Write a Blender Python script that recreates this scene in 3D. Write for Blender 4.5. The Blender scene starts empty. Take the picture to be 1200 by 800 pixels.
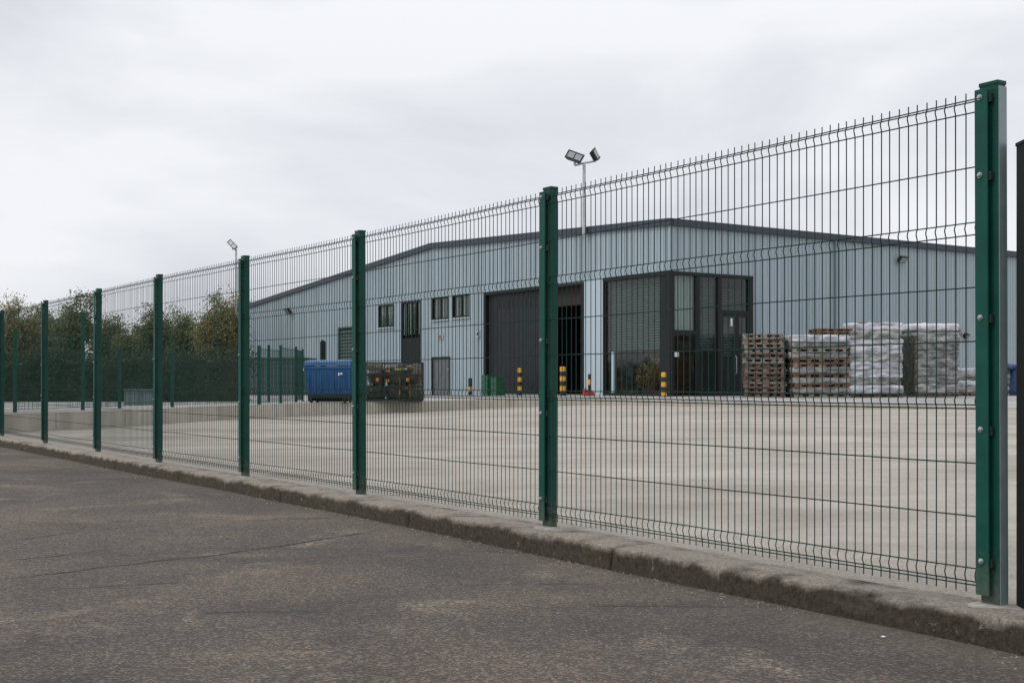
import bpy, math, random
from mathutils import Vector, Matrix, noise
random.seed(7)
R = math.radians
sc = bpy.context.scene
col = sc.collection

# ------------------------------------------------------------------ camera
EYE = 0.835
F = 1437.0
cd = bpy.data.cameras.new('camera')
cam = bpy.data.objects.new('camera', cd)
col.objects.link(cam)
cam.location = (0, 0, EYE)
cam.rotation_euler = (R(90), 0, 0)
cd.sensor_width = 36.0
cd.lens = 36.0 * F / 1200
cd.shift_y = 48 / 1200
cd.clip_start = 0.05
cd.clip_end = 6000
sc.camera = cam

# ------------------------------------------------------------------ world and sun (overcast)
SUN_EL, SUN_AZ = R(46), R(250)        # azimuth measured clockwise from +Y
w = bpy.data.worlds.new('World'); sc.world = w; w.use_nodes = True
nt = w.node_tree; nt.nodes.clear()
def N(nt, t, **kw):
    n = nt.nodes.new(t)
    for k, v in kw.items(): setattr(n, k, v)
    return n
out = N(nt, 'ShaderNodeOutputWorld'); bg = N(nt, 'ShaderNodeBackground')
sky = N(nt, 'ShaderNodeTexSky'); sky.sky_type = 'NISHITA'; sky.sun_disc = False
sky.sun_elevation = SUN_EL; sky.sun_rotation = SUN_AZ
bg.inputs['Strength'].default_value = 0.1
tc = N(nt, 'ShaderNodeTexCoord')
mp = N(nt, 'ShaderNodeMapping'); mp.inputs['Scale'].default_value = (1.0, 1.0, 2.6)
n1 = N(nt, 'ShaderNodeTexNoise'); n1.inputs['Scale'].default_value = 2.3; n1.inputs['Detail'].default_value = 7; n1.inputs['Roughness'].default_value = .5
n1.inputs['Distortion'].default_value = .35
cr = N(nt, 'ShaderNodeValToRGB')
cr.color_ramp.elements[0].position = .34; cr.color_ramp.elements[0].color = (6.5, 6.75, 7.35, 1)
cr.color_ramp.elements[1].position = .60; cr.color_ramp.elements[1].color = (9.1, 9.25, 9.6, 1)
sep = N(nt, 'ShaderNodeSeparateXYZ')
mr = N(nt, 'ShaderNodeMapRange'); mr.inputs['From Min'].default_value = 0.25; mr.inputs['From Max'].default_value = 1.0
mr.inputs['To Min'].default_value = 1.0; mr.inputs['To Max'].default_value = 1.5
mul = N(nt, 'ShaderNodeVectorMath', operation='SCALE')
mix = N(nt, 'ShaderNodeMix', data_type='RGBA'); mix.inputs[0].default_value = 0.97
L = nt.links.new
L(tc.outputs['Generated'], mp.inputs[0]); L(mp.outputs[0], n1.inputs['Vector']); L(n1.outputs['Fac'], cr.inputs[0])
L(tc.outputs['Generated'], sep.inputs[0]); L(sep.outputs['Z'], mr.inputs['Value'])
L(cr.outputs[0], mul.inputs[0]); L(mr.outputs[0], mul.inputs['Scale'])
L(sky.outputs[0], mix.inputs[6]); L(mul.outputs[0], mix.inputs[7]); L(mix.outputs[2], bg.inputs['Color']); L(bg.outputs[0], out.inputs[0])

sd = bpy.data.lights.new('sun', 'SUN'); sd.energy = 0.9; sd.angle = R(14); sd.color = (1, .96, .9)
so = bpy.data.objects.new('sun', sd); col.objects.link(so)
dv = Vector((math.sin(SUN_AZ)*math.cos(SUN_EL), math.cos(SUN_AZ)*math.cos(SUN_EL), math.sin(SUN_EL)))
so.rotation_euler = dv.to_track_quat('Z', 'Y').to_euler(); so.location = dv*50

sc.view_settings.view_transform = 'Standard'; sc.view_settings.look = 'None'
sc.view_settings.exposure = 0.0; sc.view_settings.gamma = 1.0

# ------------------------------------------------------------------ helpers
def tag(o, label=None, cat=None, group=None, kind=None):
    if label: o['label'] = label
    if cat: o['category'] = cat
    if group: o['group'] = group
    if kind: o['kind'] = kind
    return o
def thing(name, label, cat, loc=(0,0,0), rz=0.0, group=None):
    o = bpy.data.objects.new(name, None); col.objects.link(o)
    o.empty_display_size = .2
    o.location = loc; o.rotation_euler = (0, 0, rz)
    return tag(o, label, cat, group)
def link(name, me, parent=None, loc=(0,0,0), rz=0.0):
    o = bpy.data.objects.new(name, me); col.objects.link(o)
    if parent is not None: o.parent = parent
    o.location = loc; o.rotation_euler = (0, 0, rz)
    return o
class MB:
    def __init__(s): s.v = []; s.f = []; s.sm = False
    def add(s, vs, fs):
        b = len(s.v); s.v += [tuple(x) for x in vs]; s.f += [tuple(b+i for i in f) for f in fs]
    def box(s, x0, x1, y0, y1, z0, z1, M=None):
        vs = [Vector(p) for p in ((x0,y0,z0),(x1,y0,z0),(x1,y1,z0),(x0,y1,z0),(x0,y0,z1),(x1,y0,z1),(x1,y1,z1),(x0,y1,z1))]
        if M is not None: vs = [M @ p for p in vs]
        s.add(vs, ((0,3,2,1),(4,5,6,7),(0,1,5,4),(1,2,6,5),(2,3,7,6),(3,0,4,7)))
    def bevbox(s, x0, x1, y0, y1, z0, z1, c, M=None):
        # box with chamfered vertical edges
        p = [(x0+c,y0),(x1-c,y0),(x1,y0+c),(x1,y1-c),(x1-c,y1),(x0+c,y1),(x0,y1-c),(x0,y0+c)]
        vs = [Vector((a,b,z0)) for a,b in p] + [Vector((a,b,z1)) for a,b in p]
        if M is not None: vs = [M @ q for q in vs]
        s.add(vs, [(i,(i+1)%8,(i+1)%8+8,i+8) for i in range(8)] + [tuple(range(7,-1,-1)), tuple(range(8,16))])
    def tube(s, pts, r, n=6, r1=None, cap=True):
        pts = [Vector(p) for p in pts]; k = len(pts); rings = []
        for i, p in enumerate(pts):
            d = (pts[min(i+1,k-1)] - pts[max(i-1,0)]).normalized()
            a = d.orthogonal().normalized() if i == 0 else (pa - d*pa.dot(d)).normalized()
            pa = a; b = d.cross(a)
            rr = r if r1 is None else r + (r1-r)*i/(k-1)
            if isinstance(r, (list, tuple)): rr = r[i]
            rings.append([p + (a*math.cos(2*math.pi*j/n) + b*math.sin(2*math.pi*j/n))*rr for j in range(n)])
        vs = [q for g in rings for q in g]
        fs = [(i*n+j, i*n+(j+1)%n, (i+1)*n+(j+1)%n, (i+1)*n+j) for i in range(k-1) for j in range(n)]
        if cap: fs += [tuple(range(n-1,-1,-1)), tuple((k-1)*n+j for j in range(n))]
        s.add(vs, fs)
    def mesh(s, name, mat, smooth=False):
        me = bpy.data.meshes.new(name); me.from_pydata(s.v, [], s.f)
        if mat: me.materials.append(mat)
        if smooth: me.polygons.foreach_set('use_smooth', [True]*len(me.polygons))
        me.update(); return me
    def build(s, name, mat, parent=None, loc=(0,0,0), rz=0.0, smooth=False):
        return link(name, s.mesh(name, mat, smooth), parent, loc, rz)
def at(px, py, Y): return Vector(((px-600)/F*Y, Y, EYE + (448-py)/F*Y))
def bevel(o, wd=.003, seg=2):
    m = o.modifiers.new('bevel', 'BEVEL'); m.width = wd; m.segments = seg; m.limit_method = 'ANGLE'; return o

# ------------------------------------------------------------------ materials
def mat(name, color, rough=.6, metal=0.0, spec=None):
    m = bpy.data.materials.new(name); m.use_nodes = True
    b = m.node_tree.nodes['Principled BSDF']
    b.inputs['Base Color'].default_value = (*color, 1); b.inputs['Roughness'].default_value = rough; b.inputs['Metallic'].default_value = metal
    if spec is not None: b.inputs['Specular IOR Level'].default_value = spec
    return m
def noisy(name, c0, c1, scale=5, detail=6, rough=.6, rough1=None, bump=0.0, bscale=None, stretch=(1,1,1), lo=.35, hi=.65, metal=0.0, dist=0.02, spec=None, rnd=0.0):
    m = mat(name, c0, rough, metal, spec); t = m.node_tree; b = t.nodes['Principled BSDF']; l = t.links.new
    tc = N(t, 'ShaderNodeTexCoord'); mp = N(t, 'ShaderNodeMapping'); mp.inputs['Scale'].default_value = stretch
    n = N(t, 'ShaderNodeTexNoise'); n.inputs['Scale'].default_value = scale; n.inputs['Detail'].default_value = detail
    r = N(t, 'ShaderNodeValToRGB'); r.color_ramp.elements[0].position = lo; r.color_ramp.elements[1].position = hi
    r.color_ramp.elements[0].color = (*c0, 1); r.color_ramp.elements[1].color = (*c1, 1)
    l(tc.outputs['Object'], mp.inputs[0]); l(mp.outputs[0], n.inputs['Vector']); l(n.outputs['Fac'], r.inputs[0])
    if rnd:
        oi = N(t, 'ShaderNodeObjectInfo'); hs = N(t, 'ShaderNodeHueSaturation'); m2 = N(t, 'ShaderNodeMapRange')
        m2.inputs['To Min'].default_value = 1-rnd; m2.inputs['To Max'].default_value = 1+rnd
        l(oi.outputs['Random'], m2.inputs['Value']); l(m2.outputs[0], hs.inputs['Value']); l(r.outputs[0], hs.inputs['Color']); l(hs.outputs[0], b.inputs['Base Color'])
        ad = N(t, 'ShaderNodeVectorMath', operation='ADD'); l(oi.outputs['Random'], ad.inputs[1]); l(tc.outputs['Object'], ad.inputs[0]); l(ad.outputs[0], mp.inputs[0])
    else: l(r.outputs[0], b.inputs['Base Color'])
    if rough1 is not None:
        q = N(t, 'ShaderNodeMapRange'); q.inputs['From Min'].default_value = lo; q.inputs['From Max'].default_value = hi
        q.inputs['To Min'].default_value = rough; q.inputs['To Max'].default_value = rough1
        l(n.outputs['Fac'], q.inputs['Value']); l(q.outputs[0], b.inputs['Roughness'])
    if bump:
        n2 = N(t, 'ShaderNodeTexNoise'); n2.inputs['Scale'].default_value = bscale or scale*4; n2.inputs['Detail'].default_value = 5
        l(mp.outputs[0], n2.inputs['Vector'])
        bp = N(t, 'ShaderNodeBump'); bp.inputs['Strength'].default_value = bump; bp.inputs['Distance'].default_value = dist
        l(n2.outputs['Fac'], bp.inputs['Height']); l(bp.outputs[0], b.inputs['Normal'])
    return m
M = {}
M['post'] = noisy('green_paint', (.002,.052,.036), (.003,.068,.049), 9, 5, .36, .5, .06, 60, spec=.22)
M['bar'] = noisy('green_bar_paint', (.002,.068,.050), (.003,.086,.063), 9, 5, .42, .55, .05, 60, spec=.22)
M['sheen'] = noisy('grey_green_sheen', (.20,.26,.26), (.25,.31,.31), 9, 4, .3, .4, metal=.3)  # pale colour imitates sky reflected on the end post's side face
def splash(m, h=.22):
    t = m.node_tree; l = t.links.new; b = t.nodes['Principled BSDF']; src = b.inputs['Base Color'].links[0].from_socket
    tc = N(t, 'ShaderNodeTexCoord'); sp = N(t, 'ShaderNodeSeparateXYZ'); n = N(t, 'ShaderNodeTexNoise'); n.inputs['Scale'].default_value = 28; n.inputs['Detail'].default_value = 7; n.inputs['Roughness'].default_value = .75
    l(tc.outputs['Object'], sp.inputs[0]); l(tc.outputs['Object'], n.inputs['Vector'])
    a = N(t, 'ShaderNodeMath', operation='MULTIPLY_ADD'); a.inputs[1].default_value = -.5; l(n.outputs[0], a.inputs[0]); l(sp.outputs['Z'], a.inputs[2])
    q = N(t, 'ShaderNodeMapRange'); q.inputs['From Min'].default_value = -.27; q.inputs['From Max'].default_value = -.27+h; q.inputs['To Min'].default_value = .55; q.inputs['To Max'].default_value = .02
    l(a.outputs[0], q.inputs['Value'])
    x = N(t, 'ShaderNodeMix', data_type='RGBA'); x.inputs[7].default_value = (.17,.15,.12,1); l(q.outputs[0], x.inputs[0]); l(src, x.inputs[6]); l(x.outputs[2], b.inputs['Base Color'])
splash(M['post']); splash(M['bar'])
M['wire'] = mat('wire_paint', (.005,.036,.027), .6, 0, .25)
M['wirefar'] = mat('far_wire_paint', (.006,.045,.032), .6, 0, .25)
M['bolt'] = mat('zinc', (.42,.43,.42), .4, .7)
M['clip'] = mat('black_plastic', (.012,.016,.014), .5)
M['gate'] = mat('dark_gate_paint', (.003,.007,.006), .6, 0, .2)
M['clad'] = noisy('blue_grey_cladding', (.335,.410,.450), (.405,.480,.520), 1.6, 7, .42, .5, .0, stretch=(1,1,.12), rnd=.035)
M['fascia'] = mat('navy_trim', (.034,.040,.062), .4)
M['frame'] = mat('dark_frame', (.010,.012,.013), .5, 0, .3)
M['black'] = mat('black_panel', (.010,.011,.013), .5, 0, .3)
M['shutter'] = noisy('charcoal_shutter', (.015,.017,.021), (.022,.024,.029), 3, 4, .5, rnd=.02, spec=.3)
M['roof'] = mat('roof_sheet', (.25,.28,.30), .6)
M['interior'] = mat('interior_lining', (.30,.30,.29), .9)
M['ifloor'] = mat('interior_floor', (.18,.18,.17), .6)
M['wtrim'] = mat('pale_trim', (.46,.55,.60), .45)
M['greendoor'] = noisy('green_louvre', (.035,.065,.055), (.05,.08,.07), 3, 4, .5)
M['galv'] = noisy('galvanised', (.42,.44,.45), (.55,.57,.58), 12, 4, .45, .6, metal=.35)
M['lens'] = mat('lamp_glass', (.30,.32,.33), .25)
M['yellow'] = noisy('bollard_yellow', (.72,.34,.015), (.80,.40,.02), 8, 4, .5)
M['bblack'] = mat('bollard_black', (.014,.014,.015), .5)
M['red'] = mat('red_plastic', (.42,.035,.03), .5)
M['redsign'] = mat('red_print', (.30,.10,.10), .6)
M['white'] = mat('white_card', (.75,.76,.76), .6)
M['bluebin'] = noisy('blue_plastic', (.012,.085,.235), (.018,.105,.28), 4, 5, .42, .5)
M['rubber'] = mat('rubber', (.015,.015,.016), .7)
M['gcrate'] = noisy('green_plastic', (.010,.085,.040), (.014,.115,.055), 6, 4, .5)
M['wood'] = noisy('pallet_wood', (.085,.055,.042), (.26,.19,.145), 7, 6, .85, bump=.3, bscale=40, stretch=(1,3,3), rnd=.35)
M['woodg'] = noisy('grey_pallet_wood', (.16,.14,.12), (.34,.31,.27), 7, 6, .85, bump=.3, bscale=40, stretch=(1,3,3), rnd=.22)
M['woodr'] = noisy('red_brown_wood', (.11,.058,.036), (.24,.145,.09), 7, 6, .8, stretch=(1,3,3), rnd=.1)
M['film'] = noisy('wrapping_film', (.30,.31,.34), (.60,.61,.65), 3, 6, .2, .45, .45, 6, dist=.04, rnd=.14, stretch=(1,1,2.2), lo=.38, hi=.62)
M['filmg'] = noisy('grey_wrapping_film', (.11,.115,.11), (.36,.36,.35), 3, 6, .2, .45, .45, 6, dist=.04, rnd=.28, stretch=(1,1,2.2), lo=.38, hi=.62)
M['filmw'] = noisy('white_wrapping_film', (.50,.51,.55), (.78,.79,.82), 6, 8, .3, .5, .5, 12, dist=.03)
M['bluetarp'] = noisy('blue_tarpaulin', (.02,.045,.12), (.05,.09,.20), 6, 5, .4, bump=.5, bscale=12)
M['blackbag'] = noisy('black_sacks', (.012,.011,.009), (.13,.105,.065), 9, 9, .3, .5, .7, 9, dist=.05)
M['orange'] = mat('orange_plastic', (.75,.30,.02), .5)
M['lime'] = mat('lime_plastic', (.50,.58,.06), .5)
M['bark'] = noisy('bark', (.06,.048,.036), (.12,.10,.075), 8, 5, .9)
M['cabin'] = noisy('blue_grey_cabin', (.13,.17,.18), (.16,.20,.21), 2, 4, .6)
M['cont'] = noisy('green_grey_container', (.07,.105,.105), (.095,.13,.13), 2, 4, .6)
M['pipe'] = mat('pipe_grey', (.16,.21,.24), .5)
M['dbrown'] = mat('dark_brown_lining', (.022,.015,.012), .7)
M['blind'] = mat('blind_slat', (.17,.20,.19), .6)
M['curtain'] = mat('pale_vertical_blind', (.62,.63,.62), .8)
M['brown'] = mat('brown_board', (.16,.055,.02), .6)
M['ochre'] = mat('ochre_board', (.50,.20,.04), .6)
M['mortar'] = noisy('mortar', (.22,.20,.175), (.38,.355,.32), 20, 6, .9, bump=.5, bscale=60, dist=.006)

def glass_mat(name, tint, gl=1.0):
    m = bpy.data.materials.new(name); m.use_nodes = True; t = m.node_tree; t.nodes.clear(); l = t.links.new
    o = N(t, 'ShaderNodeOutputMaterial'); mx = N(t, 'ShaderNodeMixShader'); tr = N(t, 'ShaderNodeBsdfTransparent'); g = N(t, 'ShaderNodeBsdfGlossy')
    g.inputs['Roughness'].default_value = .03; g.inputs['Color'].default_value = (gl,gl,gl,1)
    tr.inputs['Color'].default_value = (*tint, 1)
    fr = N(t, 'ShaderNodeFresnel'); fr.inputs['IOR'].default_value = 1.5
    ge = N(t, 'ShaderNodeNewGeometry'); mm = N(t, 'ShaderNodeMath', operation='MULTIPLY'); iv = N(t, 'ShaderNodeMath', operation='SUBTRACT'); iv.inputs[0].default_value = 1
    l(ge.outputs['Backfacing'], iv.inputs[1]); l(fr.outputs[0], mm.inputs[0]); l(iv.outputs[0], mm.inputs[1]); l(mm.outputs[0], mx.inputs[0]); l(tr.outputs[0], mx.inputs[1]); l(g.outputs[0], mx.inputs[2]); l(mx.outputs[0], o.inputs[0]); return m
M['glass'] = glass_mat('window_glass', (.74,.80,.78))
M['glassdark'] = glass_mat('tinted_glass', (.60,.66,.64))

def leaf_mat(name, cols, scale=.5):
    m = bpy.data.materials.new(name); m.use_nodes = True; t = m.node_tree; l = t.links.new; b = t.nodes['Principled BSDF']
    tc = N(t, 'ShaderNodeTexCoord'); n = N(t, 'ShaderNodeTexNoise'); n.inputs['Scale'].default_value = scale; n.inputs['Detail'].default_value = 12; n.inputs['Roughness'].default_value = .75
    r = N(t, 'ShaderNodeValToRGB'); e = r.color_ramp.elements
    e[0].position = .3; e[0].color = (*cols[0],1); e[1].position = .7; e[1].color = (*cols[2],1)
    k = e.new(.5); k.color = (*cols[1],1)
    l(tc.outputs['Object'], n.inputs['Vector']); l(n.outputs['Fac'], r.inputs[0]); l(r.outputs[0], b.inputs['Base Color'])
    b.inputs['Roughness'].default_value = .6
    tl = N(t, 'ShaderNodeBsdfTranslucent'); mx = N(t, 'ShaderNodeMixShader'); mx.inputs[0].default_value = .35
    l(r.outputs[0], tl.inputs[0]); l(b.outputs[0], mx.inputs[1]); l(tl.outputs[0], mx.inputs[2])
    l(mx.outputs[0], t.nodes['Material Output'].inputs[0]); return m
M['leafolive'] = leaf_mat('olive_leaves', ((.10,.115,.05),(.17,.19,.085),(.29,.31,.15)))
M['leafgreen'] = leaf_mat('green_leaves', ((.08,.105,.048),(.145,.17,.075),(.26,.275,.135)))
M['leafautumn'] = leaf_mat('turning_leaves', ((.14,.13,.055),(.24,.22,.095),(.40,.36,.18)))
M['leafdark'] = leaf_mat('dark_leaves', ((.018,.032,.018),(.036,.052,.028),(.065,.075,.035)))
M['leafrust'] = leaf_mat('rust_leaves', ((.45,.15,.05),(.65,.32,.09),(.75,.55,.2)), 3)

# asphalt
def asphalt():
    m = mat('asphalt', (.1,.1,.1), .85); t = m.node_tree; l = t.links.new; b = t.nodes['Principled BSDF']
    tc = N(t, 'ShaderNodeTexCoord')
    def noi(s, d=6, r=.6, dist=0.0):
        n = N(t, 'ShaderNodeTexNoise'); n.inputs['Scale'].default_value = s; n.inputs['Detail'].default_value = d; n.inputs['Roughness'].default_value = r
        n.inputs['Distortion'].default_value = dist
        l(tc.outputs['Object'], n.inputs['Vector']); return n
    def ramp(src, p0, c0, p1, c1):
        r = N(t, 'ShaderNodeValToRGB'); r.color_ramp.elements[0].position = p0; r.color_ramp.elements[1].position = p1
        r.color_ramp.elements[0].color = (*c0,1); r.color_ramp.elements[1].color = (*c1,1); l(src, r.inputs[0]); return r
    def mixc(f, a, bb, bt='MIX'):
        x = N(t, 'ShaderNodeMix', data_type='RGBA', blend_type=bt)
        if isinstance(f, float): x.inputs[0].default_value = f
        else: l(f, x.inputs[0])
        l(a, x.inputs[6]); l(bb, x.inputs[7]); return x.outputs[2]
    big = noi(.45, 5); base = ramp(big.outputs[0], .38, (.056,.049,.044), .62, (.090,.073,.059))
    vo = N(t, 'ShaderNodeTexVoronoi'); vo.inputs['Scale'].default_value = 105; l(tc.outputs['Object'], vo.inputs['Vector'])
    st = N(t, 'ShaderNodeSeparateColor'); l(vo.outputs['Color'], st.inputs[0])
    sp = ramp(st.outputs[0], .55, (.82,.82,.82), 1.0, (2.7,2.55,2.35))
    c = mixc(1.0, base.outputs[0], sp.outputs[0], 'MULTIPLY')
    # pale bare aggregate patches
    p = noi(1.3, 9, .70, .5); pm = ramp(p.outputs[0], .55, (0,0,0), .64, (1,1,1))
    fine = noi(45, 4, .8); pf = ramp(fine.outputs[0], .50, (.0,.0,.0), .58, (1,1,1))
    pmul = N(t, 'ShaderNodeMath', operation='MULTIPLY'); l(pm.outputs[0], pmul.inputs[0]); l(pf.outputs[0], pmul.inputs[1])
    rgb = N(t, 'ShaderNodeRGB'); rgb.outputs[0].default_value = (.30,.25,.185,1)
    c = mixc(pmul.outputs[0], c, rgb.outputs[0])
    # dark tar stains
    dk = noi(.7, 8, .62, .8); dm = ramp(dk.outputs[0], .34, (.66,.66,.68), .54, (1.10,1.07,1.04)); c = mixc(1.0, c, dm.outputs[0], 'MULTIPLY')
    # grit and dirt beside the kerb: distance from the kerb line, broken up by noise
    dp = N(t, 'ShaderNodeVectorMath', operation='DOT_PRODUCT'); dp.inputs[1].default_value = (-.835,-.549,0); l(tc.outputs['Object'], dp.inputs[0])
    kn = noi(5, 8, .7); ka = N(t, 'ShaderNodeMath', operation='MULTIPLY_ADD'); ka.inputs[1].default_value = .5; l(kn.outputs[0], ka.inputs[0]); l(dp.outputs['Value'], ka.inputs[2])
    km = N(t, 'ShaderNodeMapRange'); km.inputs['From Min'].default_value = KD + .36; km.inputs['From Max'].default_value = KD + .80
    km.inputs['To Min'].default_value = .85; km.inputs['To Max'].default_value = 0.0; l(ka.outputs[0], km.inputs['Value'])
    gm = noi(26, 6, .75); gc = ramp(gm.outputs[0], .35, (.055,.046,.036), .68, (.19,.16,.125))
    c = mixc(km.outputs[0], c, gc.outputs[0])
    # cracks: contour lines of a stretched noise
    mp = N(t, 'ShaderNodeMapping'); mp.inputs['Rotation'].default_value = (0,0,R(10)); mp.inputs['Scale'].default_value = (.10,.42,1); l(tc.outputs['Object'], mp.inputs[0])
    cn = N(t, 'ShaderNodeTexNoise'); cn.inputs['Scale'].default_value = 1.0; cn.inputs['Detail'].default_value = 9; cn.inputs['Roughness'].default_value = .42; l(mp.outputs[0], cn.inputs['Vector'])
    a1 = N(t, 'ShaderNodeMath', operation='SUBTRACT'); a1.inputs[1].default_value = .47; l(cn.outputs[0], a1.inputs[0])
    a2 = N(t, 'ShaderNodeMath', operation='ABSOLUTE'); l(a1.outputs[0], a2.inputs[0])
    cm = ramp(a2.outputs[0], .0010, (1,1,1), .0028, (0,0,0))
    cbrk = noi(1.1, 4); cb = ramp(cbrk.outputs[0], .46, (0,0,0), .58, (1,1,1))
    cmm = N(t, 'ShaderNodeMath', operation='MULTIPLY'); l(cm.outputs[0], cmm.inputs[0]); l(cb.outputs[0], cmm.inputs[1])
    dk2 = N(t, 'ShaderNodeRGB'); dk2.outputs[0].default_value = (.018,.017,.016,1); c = mixc(cmm.outputs[0], c, dk2.outputs[0])
    l(c, b.inputs['Base Color'])
    vb = N(t, 'ShaderNodeTexVoronoi'); vb.inputs['Scale'].default_value = 95; l(tc.outputs['Object'], vb.inputs['Vector'])
    b1 = N(t, 'ShaderNodeBump'); b1.invert = True; b1.inputs['Strength'].default_value = .8; b1.inputs['Distance'].default_value = .006; l(vb.outputs['Distance'], b1.inputs['Height'])
    nb = noi(30, 7, .8); b2 = N(t, 'ShaderNodeBump'); b2.inputs['Strength'].default_value = .45; b2.inputs['Distance'].default_value = .015; l(nb.outputs[0], b2.inputs['Height']); l(b1.outputs[0], b2.inputs['Normal'])
    b3 = N(t, 'ShaderNodeBump'); b3.invert = True; b3.inputs['Strength'].default_value = .8; b3.inputs['Distance'].default_value = .01; l(cmm.outputs[0], b3.inputs['Height']); l(b2.outputs[0], b3.inputs['Normal'])
    l(b3.outputs[0], b.inputs['Normal'])
    return m
def concrete(name, c0, c1, strip=False):
    m = mat(name, c0, .85); t = m.node_tree; l = t.links.new; b = t.nodes['Principled BSDF']
    tc = N(t, 'ShaderNodeTexCoord')
    def noi(s, d=6, r=.6, st=None, rot=0):
        n = N(t, 'ShaderNodeTexNoise'); n.inputs['Scale'].default_value = s; n.inputs['Detail'].default_value = d; n.inputs['Roughness'].default_value = r
        if st:
            mp = N(t, 'ShaderNodeMapping'); mp.inputs['Scale'].default_value = st; mp.inputs['Rotation'].default_value = (0,0,rot); l(tc.outputs['Object'], mp.inputs[0]); l(mp.outputs[0], n.inputs['Vector'])
        else: l(tc.outputs['Object'], n.inputs['Vector'])
        return n
    def ramp(src, p0, a, p1, bb):
        r = N(t, 'ShaderNodeValToRGB'); r.color_ramp.elements[0].position = p0; r.color_ramp.elements[1].position = p1
        r.color_ramp.elements[0].color = (*a,1); r.color_ramp.elements[1].color = (*bb,1); l(src, r.inputs[0]); return r.outputs[0]
    def mixc(f, a, bb, bt='MULTIPLY'):
        x = N(t, 'ShaderNodeMix', data_type='RGBA', blend_type=bt)
        if isinstance(f, float): x.inputs[0].default_value = f
        else: l(f, x.inputs[0])
        l(a, x.inputs[6]); l(bb, x.inputs[7]); return x.outputs[2]
    c = ramp(noi(.25, 6).outputs[0], .35, c0, .65, c1)
    c = mixc(1.0, c, ramp(noi(.8, 8, .65, (.45,1,1), R(-8)).outputs[0], .34, (.74,.72,.70), .54, (1,1,1)))
    c = mixc(1.0, c, ramp(noi(.35, 7, .62, (.5,1,1), R(-20)).outputs[0], .34, (.72,.71,.70), .47, (1,1,1)))
    c = mixc(1.0, c, ramp(noi(38, 5, .8).outputs[0], .30, (.78,.77,.75), .60, (1.1,1.1,1.1)))
    c = mixc(1.0, c, ramp(noi(1.9, 9, .7).outputs[0], .30, (.80,.79,.78), .50, (1,1,1)))
    if strip:
        dp = N(t, 'ShaderNodeVectorMath', operation='DOT_PRODUCT'); dp.inputs[1].default_value = (.835,.549,0); l(tc.outputs['Object'], dp.inputs[0])
        ka = N(t, 'ShaderNodeMath', operation='MULTIPLY_ADD'); ka.inputs[1].default_value = 1.1; l(noi(2.6, 8, .7).outputs[0], ka.inputs[0]); l(dp.outputs['Value'], ka.inputs[2])
        km = N(t, 'ShaderNodeMapRange'); km.inputs['From Min'].default_value = -KD + .72; km.inputs['From Max'].default_value = -KD + 1.05
        km.inputs['To Min'].default_value = 1.0; km.inputs['To Max'].default_value = 0.0; l(ka.outputs[0], km.inputs['Value'])
        gv = ramp(noi(70, 5, .8).outputs[0], .33, (.12,.105,.085), .62, (.36,.325,.28))
        c = mixc(km.outputs[0], c, gv, 'MIX')
    l(c, b.inputs['Base Color'])
    nb = noi(45, 6, .75); b2 = N(t, 'ShaderNodeBump'); b2.inputs['Strength'].default_value = .5; b2.inputs['Distance'].default_value = .006; l(nb.outputs[0], b2.inputs['Height'])
    l(b2.outputs[0], b.inputs['Normal']); return m
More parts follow.
